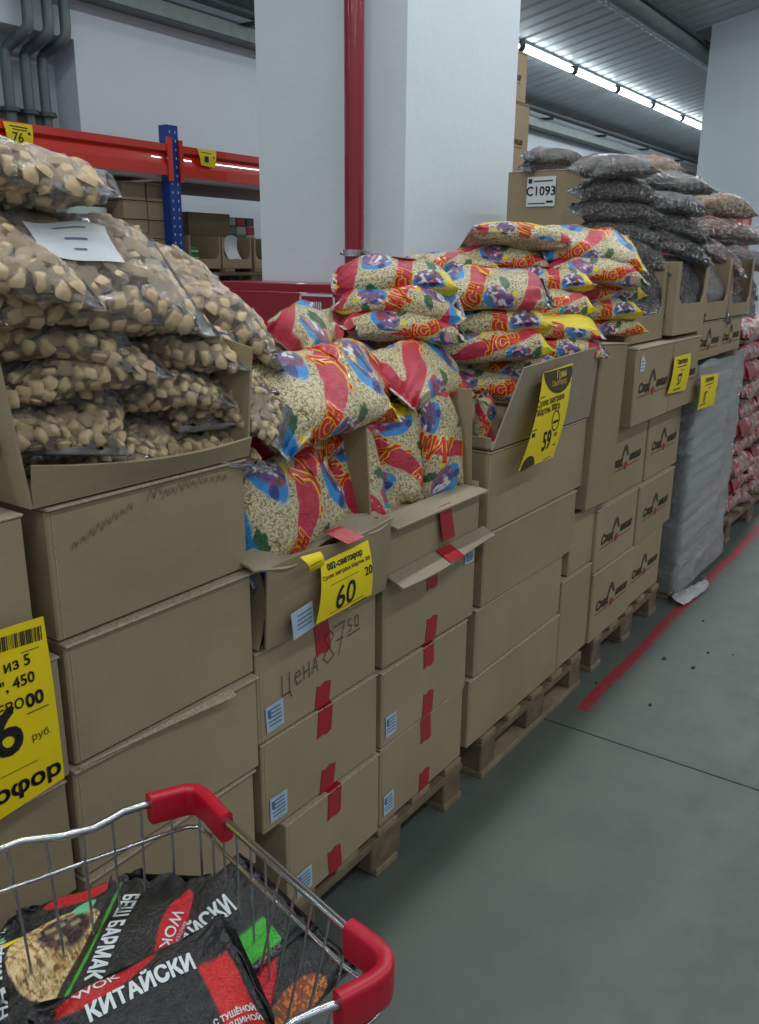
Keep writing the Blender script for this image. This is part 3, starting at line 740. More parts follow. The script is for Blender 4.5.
# ============================================================ BAGS
def scp(x, p): return np.sign(x) * np.abs(x) ** p
class BagShape:
    def __init__(s, L, W, T, seed, bend=0., lump=.006, pinch=(0., 0.), fin=.018, flat=.8, pw=3.0, twist=0., fold=.006):
        s.L, s.W, s.T, s.bend, s.lump, s.pinch, s.fin, s.flat, s.pw, s.tw, s.fold = L, W, T, bend, lump, pinch, fin, flat, pw, twist, fold
        r = np.random.RandomState(seed); s.k = r.uniform(6, 26, (7, 3)); s.ph = r.uniform(0, 6.28, (7, 4)); s.kf = r.randint(5, 17, 5); s.pf = r.uniform(0, 6.28, 5)
    def __call__(s, p, q, inset=0.):
        """p metres along, q metres round the girth (0 = middle of the face) -> position arrays"""
        p = np.asarray(p, float); q = np.asarray(q, float)
        a = p / (s.L / 2); aa = np.clip(np.abs(a), 0, 1)
        th = PI / 2 - q / s.W * PI
        t = s.T * np.maximum(1 - aa ** s.pw, 0) ** .55
        t = np.maximum(t - 2 * inset, .0016)
        pin = np.where(a < 0, s.pinch[0], s.pinch[1])
        hw = s.W / 2 * (1 - .15 * t / s.T - pin * aa ** 3) - inset
        c, sn = np.cos(th), np.sin(th)
        y = hw * scp(c, .72); z = t / 2 * scp(sn, .82); z = np.where(z < 0, z * s.flat, z)
        x = p.copy() if isinstance(p, np.ndarray) else p
        w = np.zeros_like(y)
        for i in range(7):
            kx, ky, kz = s.k[i]
            w = w + np.sin(kx * p * 2.2 + s.ph[i, 0]) * np.sin(ky * y * 2.2 + s.ph[i, 1]) * (1 if i % 2 else np.sign(sn))
        amp = s.lump * np.clip(t / s.T * 1.5, 0, 1)
        f = np.zeros_like(y)
        for i in range(5): f = f + np.sin(s.kf[i] * th + s.pf[i] + 9 * a)
        z = z + (w * .4) * amp + f * .35 * s.fold * aa ** 4 * np.where(np.abs(a) > 1, .5, 1)
        x = x - .25 * s.fold * f * aa ** 6
        ang = s.tw * a; y, z = y * np.cos(ang) - z * np.sin(ang), y * np.sin(ang) + z * np.cos(ang)
        z = z - s.bend * p * p
        return np.stack([x, y, z], -1)
    def frame(s, p, q, inset=0.):
        e = .002
        P = s(p, q, inset); A = s(p + e, q, inset) - P; B = s(p, q + e, inset) - P
        n = np.cross(A, B)
        return P, n / (np.linalg.norm(n) + 1e-9)
    def mesh(s, name, mats, nx=96, nth=120, printer=None, inset=0., fins=True):
        e = s.fin / (s.L / 2) if fins else 0
        lim = 1 + e if fins else .985
        ps = np.linspace(-lim, lim, nx) * s.L / 2; qs = np.linspace(-s.W, s.W, nth, endpoint=False)
        Pg, Qg = np.meshgrid(ps, qs, indexing='ij')
        V = s(Pg, Qg, inset).reshape(-1, 3)
        i = np.arange(nx - 1)[:, None] * nth; j = np.arange(nth)[None, :]; j2 = (j + 1) % nth
        Fq = np.stack([i + j, i + nth + j, i + nth + j2, i + j2], -1).reshape(-1, 4)
        faces = [tuple(f) for f in Fq.tolist()] + [tuple(range(nth))[::-1], tuple(range((nx - 1) * nth, nx * nth))]
        me = bpy.data.meshes.new(name); me.from_pydata(V.tolist(), [], faces)
        mats = mats if isinstance(mats, (list, tuple)) else [mats]
        for m_ in mats: me.materials.append(MATS[m_])
        me.polygons.foreach_set('use_smooth', [True] * len(me.polygons))
        if len(mats) > 1:
            pa = np.abs((ps[:-1] + ps[1:]) / 2); mi = np.repeat((pa > s.L / 2 * .96).astype(int), nth).tolist() + [1, 1]
            me.polygons.foreach_set('material_index', mi)
        if printer is not None:
            c = printer(Pg.ravel(), Qg.ravel())
            at = me.color_attributes.new('print', 'FLOAT_COLOR', 'POINT'); at.data.foreach_set('color', c.astype(np.float32).ravel())
        me.update(); return me

def paint(base, mask, col, alpha=1.):
    mask = np.clip(mask, 0, 1)[:, None]
    c = np.array([*col, alpha]); return base * (1 - mask) + c * mask
def smooth(x, a, b): return np.clip((x - a) / (b - a), 0, 1)
def hash2(i, j, k=0): return np.mod(np.sin(i * 127.1 + j * 311.7 + k * 74.7) * 43758.5453, 1)

RED = lin(196, 18, 58); BLUE = lin(28, 142, 214); NAVY = lin(20, 50, 130); YEL = lin(240, 214, 20); PURP = lin(120, 84, 160); LEAF = lin(32, 92, 40)
ORG = lin(236, 150, 40); WHT = lin(236, 232, 236); BRN = lin(120, 60, 46); PNK = lin(220, 150, 170)

def corn_print(var, W):
    ang = [.75, .55, 1.45, 1.25, .35, 1.57][var % 6]; per = .165; off = [.02, .07, .0, .05, .11, .03][var % 6]
    def f(p, q):
        c = np.zeros((p.size, 4)); c[:, :3] = (.8, .75, .6)
        sN = p * math.sin(ang) - q * math.cos(ang) * .9 + off; tT = p * math.cos(ang) + q * math.sin(ang)
        row = np.floor(sN / per); s_ = sN / per - row
        tt = tT / .19 + row * .43; col_ = np.floor(tt); t_ = tt - col_
        # band
        # crescents of blue with little coloured blobs around them, and a leaf patch
        dx = (t_ - .45) * .19; dy = (s_ - .63) * per
        e1 = (dx / .034) ** 2 + (dy / .046) ** 2; e2 = ((dx - .022) / .034) ** 2 + ((dy + .002) / .044) ** 2
        c = paint(c, smooth(1.15 - e1, 0, .15), BLUE)
        inner = smooth(1.1 - e2, 0, .2)
        cs_ = .0165; ww = .35 * np.sin(q * 170 + 40 * p); gi = np.floor(p / cs_ + ww); gj = np.floor(q / cs_ + .4 * np.sin(p * 150))
        h = hash2(gi, gj); fx = p / cs_ + ww - gi - .5; fy = q / cs_ + .4 * np.sin(p * 150) - gj - .5
        blob = smooth(.34 + .3 * hash2(gj, gi) - np.sqrt(fx * fx + fy * fy), 0, .12)
        pal = [PURP, WHT, BRN, PNK, NAVY, PURP, WHT, RED]
        c = paint(c, inner * .9, lin(96, 62, 110))
        for k_, pc in enumerate(pal):
            c = paint(c, inner * blob * ((h * 8).astype(int) == k_), pc)
        c = paint(c, smooth(1 - ((dx + .020) / .014) ** 2 - ((dy - .016) / .012) ** 2, 0, .2), NAVY)
        ex = (t_ - .86) * .19; ey = (s_ - .62) * per
        lf = smooth(1 - (ex / .026) ** 2 - ((ey + .3 * ex) / .017) ** 2 - .35 * np.sin(p * 330) * np.sin(q * 290), 0, .15)
        c = paint(c, lf, LEAF)
        ez = smooth(1 - ((t_ - .72) * .19 / .012) ** 2 - ((s_ - .86) * per / .010) ** 2, 0, .2); c = paint(c, ez, YEL)
        band = smooth(s_, 0, .02) * (1 - smooth(s_, .29, .31)); c = paint(c, band, RED)
        a = p
        Lh = .19
        # ends and underside
        if var % 2 == 0: c = paint(c, smooth(p, .140, .146) * (smooth(np.abs(q), W * .18, W * .22) if var else 1), YEL)
        c = paint(c, smooth(-p, .155, .160), RED if var % 3 else BLUE)
        c = paint(c, smooth(np.abs(q), W * .62, W * .66), YEL if var in (2, 3) else RED, .95 if var in (2, 3) else .0)
        if var == 5: c = paint(c, (np.abs(q) < W * .36) * smooth(p, -.10, -.095), YEL)
        c = paint(c, smooth(np.abs(p), .182, .186), WHT, .8)
        return c
    return f, ang, per, off

def lettering(shape, var, ang, per, off, W, words=('Ми', 'Усн')):
    """yellow-edged red script lying along the red bands"""
    m = MB(); m2 = MB()
    def fn(a, b):
        P, n = shape.frame(np.array(a), np.array(b)); return P, n
    ux = (math.cos(ang), math.sin(ang)); vx = (math.sin(ang), -math.cos(ang) * .9)
    # solve p,q for given (s, t)
    M_ = np.array([[vx[0], vx[1]], [ux[0], ux[1]]]); Mi = np.linalg.inv(M_)
    for row in range(-3, 4):
        for ct in range(-3, 4):
            s0 = (row + .16) * per - off; t0 = (ct - row * .43 + .02) * .19 + .055
            p0, q0 = Mi @ np.array([s0, t0])
            if abs(p0) > shape.L / 2 - .06 or abs(q0) > W * .8: continue
            rot = math.atan2(Mi[1, 1], Mi[0, 1])
            wd = words[(row + ct) % 2]
            k_ = 0.82 if len(wd) == 3 else 1.
            lay(m, text_geo(wd, .098 * k_, .0050, .3, .86), fn, x=p0, y=q0, rot=rot, h=.0012)
            lay(m2, text_geo(wd, .098 * k_, .0016, .3, .86), fn, x=p0, y=q0, rot=rot, h=.0022)
    m.cur = 1; m.add(m2.v, m2.f); 
    return m
plain('letter_yellow', lin(240, 190, 40), .35, coat=.5); plain('letter_red', lin(206, 30, 24), .35, coat=.5)

CORN = []
def make_corn():
    specs = [(.35, .25, .105, .4, (.0, .0)), (.36, .26, .110, .2, (.05, .0)), (.35, .24, .105, .8, (.45, .05)), (.36, .24, .105, .5, (.0, .35)), (.34, .26, .120, .1, (.1, .1)), (.37, .25, .10, .3, (.05, .05))]
    for v, (L, W, T, bend, pin) in enumerate(specs):
        sh = BagShape(L, W, T, 40 + v, bend=bend, lump=.007, pinch=pin, pw=4.2, fin=.014, twist=[0, .15, -.2, .2, 0, .1][v], fold=.012)
        pr, ang, per, off = corn_print(v, W)
        body = sh.mesh('corn_bag_body', ['corn_film', 'corn_film'], 120, 150, pr)
        lt = lettering(sh, v, ang, per, off, W).mesh('corn_bag_lettering', ['letter_yellow', 'letter_red'])
        CORN.append((body, lt))
make_corn()

def orient(o, az, pitch=0., roll=0.):
    M = Matrix.Rotation(math.radians(az), 3, 'Z') @ Matrix.Rotation(math.radians(-pitch), 3, 'Y') @ Matrix.Rotation(math.radians(roll), 3, 'X')
    o.rotation_euler = M.to_euler()
def bag(kind, parts, label, u, v, y, az=0, pitch=0, roll=0, sc=1., group=None, scl=None):
    p = at_y(u, v, y)
    t = thing(kind, label, 'bag', p, 0, group)
    orient(t, az, pitch, roll); t.scale = scl or (sc if isinstance(sc, tuple) else (sc, sc, sc))
    for nm_, me, kd in parts:
        o = put(nm_, me, t)
        if kd: o['kind'] = kd
    return t
def corn(label, u, v, y, var, az=0, pitch=0, roll=0, sc=1., scl=None, group='printed corn snack bags'):
    b, l_ = CORN[var]
    return bag('corn_snack_bag', [('printed_film', b, None), ('lettering', l_, None)], label, u, v, y, az, pitch, roll, sc, group, scl)

# ---- clear bags full of beige snack pillows
def pillow_piece():
    n = 6; vs = []; fs = []
    for side in (1, -1):
        for i in range(n):
            for j in range(n):
                a, b = -1 + 2 * i / (n - 1), -1 + 2 * j / (n - 1)
                vs.append((a * (1 - .10 * b * b), b * (1 - .10 * a * a), side * .62 * math.sqrt(max(0, (1 - a ** 4) * (1 - b ** 4)))))
        o_ = 0 if side == 1 else n * n
        for i in range(n - 1):
            for j in range(n - 1):
                q = (o_ + i * n + j, o_ + (i + 1) * n + j, o_ + (i + 1) * n + j + 1, o_ + i * n + j + 1); fs.append(q if side == 1 else q[::-1])
    return np.array(vs), fs
PV, PF = pillow_piece()
SNACK = []
def make_snack():
    specs = [(.30, .225, .085, .4, 0), (.31, .235, .09, .9, .1), (.33, .22, .085, 1.2, -.15), (.37, .31, .11, .3, 0)]
    for v, (L, W, T, bend, tw) in enumerate(specs):
        r = np.random.RandomState(90 + v)
        sh = BagShape(L, W, T, 70 + v, bend=bend, lump=.008, fin=.022, pw=4.0, twist=tw, fold=.012)
        film = sh.mesh('snack_bag_film', ['clear_film', 'seal_film'], 80, 96)
        core = sh.mesh('snack_bag_core', 'pillow_gap_shade', 24, 32, inset=.018, fins=False)
        pts = []
        s_ = .0150
        tries = 0
        while tries < 6000 and len(pts) < 460:
            tries += 1
            p = r.uniform(-.46, .46) * L; q = r.uniform(-W, W)
            P = sh(np.array(p), np.array(q), .012)
            if all((P[0] - a[0]) ** 2 + (P[1] - a[1]) ** 2 + (P[2] - a[2]) ** 2 > (1.50 * s_) ** 2 for a, _, _ in pts): pts.append((P, p, q))
        V = []; Fc = []
        for P, p, q in pts:
            _, n_ = sh.frame(np.array(p), np.array(q), .012)
            n_ = np.array(n_) + r.normal(0, .28, 3); n_ /= np.linalg.norm(n_)
            a = np.cross(n_, r.normal(0, 1, 3)); a /= np.linalg.norm(a); b = np.cross(n_, a)
            k_ = s_ * r.uniform(.88, 1.18, 3)
            W_v = P + PV[:, :1] * a * k_[0] * 1.12 + PV[:, 1:2] * b * k_[1] * .98 + PV[:, 2:] * n_ * k_[2]
            o_ = len(V) * len(PV); V.append(W_v); Fc += [tuple(o_ + i for i in f) for f in PF]
        me = bpy.data.meshes.new('snack_pillows'); me.from_pydata(np.concatenate(V).tolist(), [], Fc); me.materials.append(MATS['snack_pillow'])
        me.polygons.foreach_set('use_smooth', [True] * len(me.polygons)); me.update()
        # paper label inside the film, and a version with none
        m = MB()
        fn = lambda a, b, sh=sh: sh.frame(np.array(a), np.array(b))
        lay(m, rect_geo(.13, .05, 10, 8), fn, x=.0, y=-.005, h=.003); m.cur = 1
        for i in range(3): lay(m, rect_geo(.05 - .015 * i, .002, 6, 1), fn, x=.0, y=.008 - i * .012, h=.004)
        lab = m.mesh('snack_bag_label', ['paper_white', 'label_ink'])
        SNACK.append((film, me, core, lab))
make_snack()
def snack(label, u, v, y, var, az=0, pitch=0, roll=0, sc=1., lab=False, scl=None):
    f, pm, c, lb = SNACK[var]
    parts = [('clear_film', f, None), ('snack_pillows', pm, 'stuff'), ('filling_core', c, 'stuff')]
    if lab: parts.append(('paper_label', lb, None))
    return bag('snack_pillow_bag', parts, label, u, v, y, az, pitch, roll, sc, 'clear bags of beige snack pillows', scl)

def make_filled(contents, film, L, W, T, seed, bend=.3, printer=None, nx=60, nth=72, pin=(0, 0)):
    sh = BagShape(L, W, T, seed, bend=bend, lump=.006, fin=.022, pw=3.8, fold=.016, pinch=pin)
    c = sh.mesh('bag_contents', contents, nx, nth, inset=.003, fins=False, printer=lambda p, q: np.zeros((p.size, 4)))
    f = sh.mesh('bag_film', [film, 'seal_film'], nx, nth)
    return c, f
CHOC = [make_filled('choc_contents', 'clear_film', .31, .25, .105, 120 + i, [.2, .8, .1][i]) for i in range(3)]
MIXB = [make_filled('mixed_sweets', 'seal_film', .32, .25, .11, 130), make_filled('yellow_sweets', 'clear_film', .30, .24, .13, 131), make_filled('mixed_sweets', 'clear_film', .32, .25, .11, 132)]
def filled(kind, proto, label, u, v, y, az=0, pitch=0, roll=0, sc=1., group=None, scl=None):
    c, f = proto
    return bag(kind, [('contents', c, None), ('clear_film', f, None)], label, u, v, y, az, pitch, roll, sc, group, scl)

# ============================================================ BEIGE SNACK PILLOW BAGS (left heap)
G = [
 ('large clear snack pillow bag with a white paper label, tilted on the heap', 66, 268, 1.24, 3, -14, -4, 34, 1.0, True),
 ('snack pillow bag topmost of the heap, overlapping the red rack beam', 0, 180, 1.34, 0, -36, 4, 14, 1.0, False),
 ('snack pillow bag at the top left picture corner under the 76 tag', -52, 150, 1.32, 0, -20, -8, 15, .9, False),
 ('snack pillow bag sloping down toward the dark red cabinet', 200, 300, 1.36, 2, -34, -26, 16, 1.08, False),
 ('snack pillow bag cut by the left picture edge beside the labelled bag', -22, 258, 1.20, 0, -20, -10, 20, .9, False),
 ('snack pillow bag behind the labelled bag, at the top centre of the heap', 140, 268, 1.48, 1, -36, -10, 14, 1.0, False),
 ('flattened snack pillow bag tucked right under the labelled bag', 135, 314, 1.30, 2, -30, 0, 10, .80, False),
 ('snack pillow bag at the left picture edge below the big labelled bag', 30, 330, 1.26, 1, -30, -2, 14, .86, False),
 ('snack pillow bag in the middle right of the heap above the carton edge', 166, 345, 1.27, 0, -36, -2, 18, .84, False),
 ('snack pillow bag resting on the left carton wall', 72, 367, 1.22, 0, -24, 6, 14, .80, False),
 ('snack pillow bag wedged under the sloping bag near the corrugated flap', 206, 372, 1.33, 1, 70, 2, 10, .84, False),
 ('snack pillow bag with a shiny patch, centre of the heap', 150, 384, 1.25, 2, -30, 2, 20, .74, False),
 ('pale snack pillow bag hanging over the right carton corner by the corn bags', 236, 402, 1.18, 0, -46, -26, 30, .62, False),
 ('snack pillow bag inside the carton at its left wall', 74, 412, 1.25, 1, 50, 10, 10, .78, False),
 ('dull snack pillow bag inside the carton at centre right', 150, 424, 1.28, 2, 40, 8, 14, .78, False),
 ('dull snack pillow bag inside the carton at its right wall', 205, 428, 1.30, 0, 44, 8, 10, .74, False),
 ('snack pillow bag pressed against the inner right carton wall, middle height', 188, 404, 1.30, 1, 78, 0, 8, .86, False),
 ('snack pillow bag lying deep in the right corner of the carton', 192, 436, 1.27, 2, 78, 0, 6, .80, False),
 ('snack pillow bag lying lowest behind the carton front with a bluish shiny corner', 96, 450, 1.25, 2, -30, 2, 12, .74, False),
 ('snack pillow bag lying lowest behind the carton front at the right', 170, 452, 1.28, 0, -28, 2, 10, .70, False),
 ('small snack pillow bag filling the gap above the left carton wall', 20, 385, 1.30, 0, -24, 2, 10, .80, False),
 ('snack pillow bag in the heap centre between flattened and shiny patched bags', 110, 345, 1.36, 1, -30, 0, 10, .90, False),
]
for (lab, u, v, y, var, az, pi_, ro, sc, lb) in G: snack(lab, u, v, y, var, az, pi_, ro, sc, lb)
snack('clear snack pillow bag standing in the leftmost open box, barely in view', -18, 430, 1.24, 1, 0, 0, 10, .8)

# ============================================================ CORN SNACK BAGS
C_ = [
 ('large corn snack bag standing upright at the left of the tagged carton', 289, 502, 1.185, 0, 4, 6, 66, .98),
 ('printed corn snack bag standing upright at the right of the tagged carton', 349, 478, 1.235, 1, 94, 78, -8, .92),
 ('squashed corn snack bag showing its end above the upright bag, left carton', 296, 438, 1.28, 4, 6, 6, 30, .80),
 ('large corn snack bag lying tilted on the left carton, wide red band in front', 318, 392, 1.21, 0, -2, 4, 42, 1.05),
 ('corn snack bag with a rounded end and yellow top, in front of the cabinet sticker', 303, 338, 1.42, 4, 20, 8, 40, (.62, .72, 1.15)),
 ('corn snack bag leaning behind the wide red band bag, between cabinet and heap', 362, 372, 1.34, 3, 20, -6, 48, .95),
 ('corn snack bag lying over the middle carton, blue crescent on its right end', 420, 372, 1.27, 1, 2, 2, 42, .92),
 ('corn snack bag lying flat at the back below the cabinet corner', 358, 330, 1.55, 1, -8, 0, 30, .9),
 ('large corn snack bag standing upright in the middle carton', 437, 440, 1.20, 3, 96, 82, 0, .92),
 ('narrow corn snack bag standing on edge at the left of the middle carton', 391, 460, 1.24, 0, 60, 80, 0, .80),
 ('flattened corn snack bag with a yellow edge lying under the blue crescent bag', 425, 397, 1.30, 2, 4, 6, 12, .85),
 ('small corn snack bag standing in the gap right of the middle carton divider', 486, 428, 1.20, 1, 96, 84, 0, (.52, .50, .55)),
]
for (lab, u, v, y, var, az, pi_, ro, sc) in C_: corn(lab, u, v, y, var, az, pi_, ro, sc)
E_ = [
 ('corn snack bag with a pinched end, top of the column beside the red pipe', 396, 276, 1.42, 2, -52, -2, 12, .92),
 ('corn snack bag, second of the left column, pinched toward the cabinet', 396, 300, 1.40, 3, 128, 0, -8, .90),
 ('corn snack bag, third of the left column, half hidden by the tilted bags', 400, 325, 1.38, 1, -48, 0, 6, .88),
 ('plump corn snack bag on top of the middle column with a yellow lower edge', 486, 289, 1.30, 3, -52, 2, 20, 1.0),
 ('corn snack bag, second of the middle column, yellow lower edge', 488, 319, 1.30, 2, -50, 3, 10, .98),
 ('corn snack bag, third of the middle column with a green leaf patch', 490, 344, 1.28, 4, -50, 3, 8, .96),
 ('corn snack bag, fourth of the middle column, drooping over the raised flap', 508, 367, 1.27, 0, -48, 2, 10, .95),
 ('corn snack bag, lowest of the middle column, just above the carton', 474, 384, 1.32, 1, -46, 0, 4, .95),
 ('corn snack bag in the back row between the middle column and the pillar', 452, 266, 1.62, 0, -46, 0, 8, .90),
 ('corn snack bag in the back row under the yellow-backed one', 500, 258, 1.52, 1, -48, 0, 12, .92),
 ('corn snack bag turned over with its yellow back up, at the top of the heap', 516, 239, 1.46, 5, 132, 4, 14, .90),
 ('corn snack bag topmost at the right of the heap with a yellow right end', 591, 247, 1.27, 0, -50, -6, 26, 1.0),
 ('corn snack bag under the topmost right one, silvery pink right end', 588, 271, 1.25, 1, -50, 2, 10, .95),
 ('corn snack bag squeezed between the plump bag and the right column', 546, 281, 1.33, 2, -56, 5, 12, .84),
 ('corn snack bag, third of the right column, crumpled printed end', 600, 291, 1.23, 4, -52, 3, 10, .80),
 ('corn snack bag, fourth of the right column with a yellow end', 596, 310, 1.22, 2, -50, 4, 6, .82),
 ('corn snack bag, fifth of the right column, crumpled yellow end', 604, 326, 1.20, 0, -50, 2, 6, .74),
 ('crumpled corn snack bag in the middle with a blue oval patch', 552, 326, 1.24, 5, -50, 2, 14, .80),
 ('corn snack bag drooping diagonally beside the raised flap, red end', 556, 348, 1.22, 3, -50, 5, 6, .86),
 ('corn snack bag filling the middle of the heap behind the crumpled one', 545, 305, 1.30, 4, -50, 2, 8, .86),
]
for (lab, u, v, y, var, az, pi_, ro, sc) in E_: corn(lab, u, v, y, var, az, pi_, ro, sc, scl=(sc, sc, sc * 1.0))

# ============================================================ DARK CHOCOLATE BALL BAGS
D_ = [
 ('bag of dark chocolate balls, top of the nearer stack', 612, 168, 1.40, 0, -58, 0, 8, .98),
 ('bag of dark chocolate balls, second of the nearer stack', 615, 190, 1.40, 1, -58, -2, 8, .98),
 ('bag of dark chocolate balls, third of the nearer stack', 614, 211, 1.40, 2, -58, 0, 8, .98),
 ('bag of dark chocolate balls, fourth of the nearer stack', 618, 232, 1.38, 1, -58, -6, 8, .98),
 ('bag of dark chocolate balls drooping over the nearest display carton', 634, 252, 1.30, 0, -62, -24, 8, .9),
 ('bag of dark chocolate balls, top of the farther stack below orange sweets', 672, 184, 1.30, 2, -55, -6, 8, .95),
 ('bag of dark chocolate balls, second of the farther stack', 668, 204, 1.28, 0, -58, -8, 8, .95),
 ('bag of dark chocolate balls, third of the farther stack', 672, 225, 1.26, 1, -58, -12, 8, .95),
 ('bag of dark chocolate balls, fourth of the farther stack, shiny crumpled film', 674, 246, 1.24, 2, -58, -22, 8, .95),
 ('bag of dark chocolate balls behind the numbered box, upper one', 552, 157, 1.92, 0, -44, 0, 8, .82),
 ('bag of dark chocolate balls behind the numbered box, lower one', 549, 166, 1.94, 1, -46, 0, 8, .80),
 ('bag of dark chocolate balls in the cut-out of the nearest carton, upper', 648, 284, 1.22, 1, -10, 0, 60, .9),
 ('bag of dark chocolate balls in the cut-out of the nearest carton, lower', 646, 304, 1.21, 2, -10, 0, 60, .9),
 ('bag of dark chocolate balls in the cut-out of the second carton, upper', 686, 277, 1.19, 0, -10, 0, 60, .9),
 ('bag of dark chocolate balls in the cut-out of the second carton, lower', 684, 300, 1.18, 1, -10, 0, 60, .9),
]
for (lab, u, v, y, var, az, pi_, ro, sc) in D_: filled('chocolate_ball_bag', CHOC[var], lab, u, v, y, az, pi_, ro, sc, 'bags of dark chocolate balls')
S_ = [
 ('bag of orange and brown sweets lying behind the farther chocolate stack', 650, 168, 1.60, 1, -50, 0, 6, .9),
 ('bag of yellow sweets at the top right beside the chocolate stack', 720, 206, 1.28, 1, -52, -8, 10, 1.0),
 ('bag of brown sweets under the yellow ones', 718, 230, 1.25, 2, -52, -4, 10, 1.0),
 ('bag of sweets with silvery film at the far right edge', 745, 236, 1.25, 0, -50, 0, 10, 1.0),
 ('bag of reddish brown sweets crumpled above the nearer glittering carton', 716, 254, 1.22, 2, -54, -30, 12, .9),
 ('bag of sweets crumpled above the farther glittering carton', 745, 258, 1.22, 0, -52, -20, 12, .9),
 ('glittering sweet bag in the cut-out of the nearer far carton, upper', 711, 284, 1.21, 0, -10, 0, 60, .95),
 ('glittering sweet bag in the cut-out of the nearer far carton, lower', 709, 303, 1.20, 2, -10, 0, 60, .95),
 ('glittering sweet bag in the cut-out of the farther far carton, upper', 738, 281, 1.21, 2, -10, 0, 60, .95),
 ('glittering sweet bag in the cut-out of the farther far carton, lower', 736, 300, 1.20, 0, -10, 0, 60, .95),
]
for (lab, u, v, y, var, az, pi_, ro, sc) in S_: filled('sweets_bag', MIXB[var], lab, u, v, y, az, pi_, ro, sc, 'bags of mixed sweets')

# ============================================================ PRICE TAGS
def price_tag(label, corners, y, marks, bend=.006, mats=('paper_yellow', 'ink'), group='yellow price tags', name='price_tag', tilt=0.):
    P = [at_y(u, v, y) for u, v in corners]                                # TL TR BR BL
    TL, TR, BR, BL = [np.array([p[0], p[2]]) for p in P]
    zt, zb_ = max(TL[1], TR[1]), min(BL[1], BR[1])
    def yy(x, z):
        t = (zt - z) / (zt - zb_); return y - bend * math.sin(PI * min(max(t, 0), 1)) - tilt * t
    def fs(u, v):
        q = (TL * (1 - u) + TR * u) * (1 - v) + (BL * (1 - u) + BR * u) * v
        return (q[0], yy(*q), q[1])
    t = thing(name, label, 'price tag', (float((TL[0] + BR[0]) / 2), y, float(zb_)), 0, group)
    off = np.array([(TL[0] + BR[0]) / 2, y, zb_])
    m = MB(); m.sheet(lambda u, v: tuple(np.array(fs(u, v)) - off), 4, 12, -.0008); m.build('paper', mats[0], t)
    def fn(a, b): return (a - off[0], yy(a, b) - off[1], b - off[2]), (0, -1, 0)
    byname = {}
    for mk in marks:
        geo, (u, v), rot, kw = mk[0], mk[1], mk[2], dict(mk[3]) if len(mk) > 3 else {}
        mat = kw.pop('mat', mats[1]); p = at_y(u, v, y)
        byname.setdefault(mat, MB()); lay(byname[mat], geo, fn, x=p[0], y=p[2], rot=rot, h=kw.pop('h', .0012), **kw)
    for mat, mb in byname.items(): mb.build('printed_text' if mat != 'olive_ink' else 'printed_arch', mat, t)
    return t
def bars(w, h, n, seed=1):
    r = random.Random(seed); vs = []; fs = []; x = -w / 2
    while x < w / 2:
        b = r.choice([.5, 1, 1.5]) * w / n / 1.6; i = len(vs); vs += [(x, -h / 2), (x + b, -h / 2), (x + b, h / 2), (x, h / 2)]; fs.append((i, i + 1, i + 2, i + 3)); x += b + r.choice([.5, 1, 1.2]) * w / n / 1.6
    return vs, fs
def half_disc(r, up=True, n=14):
    s_ = 1 if up else -1
    return poly_geo([(r * math.cos(PI * i / n), s_ * .8 * r * math.sin(PI * i / n)) for i in range(n + 1)])
price_tag('big yellow price sign with a black 6 and barcode, cut by the left picture edge', [(-120, 668), (43, 616), (60, 775), (-90, 872)], 1.095, [
    (bars(.085, .022, 34), (14, 640), -.06), (text_geo('ки из 5', .024, .0005), (4, 667), .0), (text_geo('ье", 450', .024, .0005), (6, 685), .0),
    (text_geo('ЦЕВО', .022, .0004), (2, 708), .0), (text_geo('00', .030, .0012), (31, 697), .0), (rect_geo(.036, .0015), (34, 707), .0), (text_geo('6', .105, .0025, 0), (3, 733), 0),
    (text_geo('руб.', .017), (37, 731), .0), (text_geo('светофор', .036, .0014, 0), (-6, 795), .0, {'sx': 1.25}), (rect_geo(.06, .001), (15, 766), .0), (rect_geo(.03, .001), (28, 649), -.03)], bend=.004, tilt=.012)
price_tag('yellow price tag reading 60 taped on the crushed carton of corn snacks', [(320, 563), (368, 540), (367, 593), (312, 623)], 1.072, [
    (text_geo('60', .072, .0008, .15), (339.5, 594), .03), (text_geo('20', .028, .0006), (363.5, 569), .03), (text_geo('002-светофор', .019, .0008), (343, 559), .02),
    (text_geo('Сухие завтраки Мартин 300', .0125, .0002), (343.5, 567), .02), (rect_geo(.12, .0012), (342, 603), .03), (rect_geo(.06, .003), (354, 600), .03), (rect_geo(.10, .001), (340, 577), .03)], bend=.008, tilt=.012)
price_tag('small folded yellow tag stuck on the crushed flap left of the 60 tag', [(300, 557), (319, 551), (321, 566), (309, 573)], 1.058, [(rect_geo(.03, .0015), (311, 562), .1)], bend=.012)
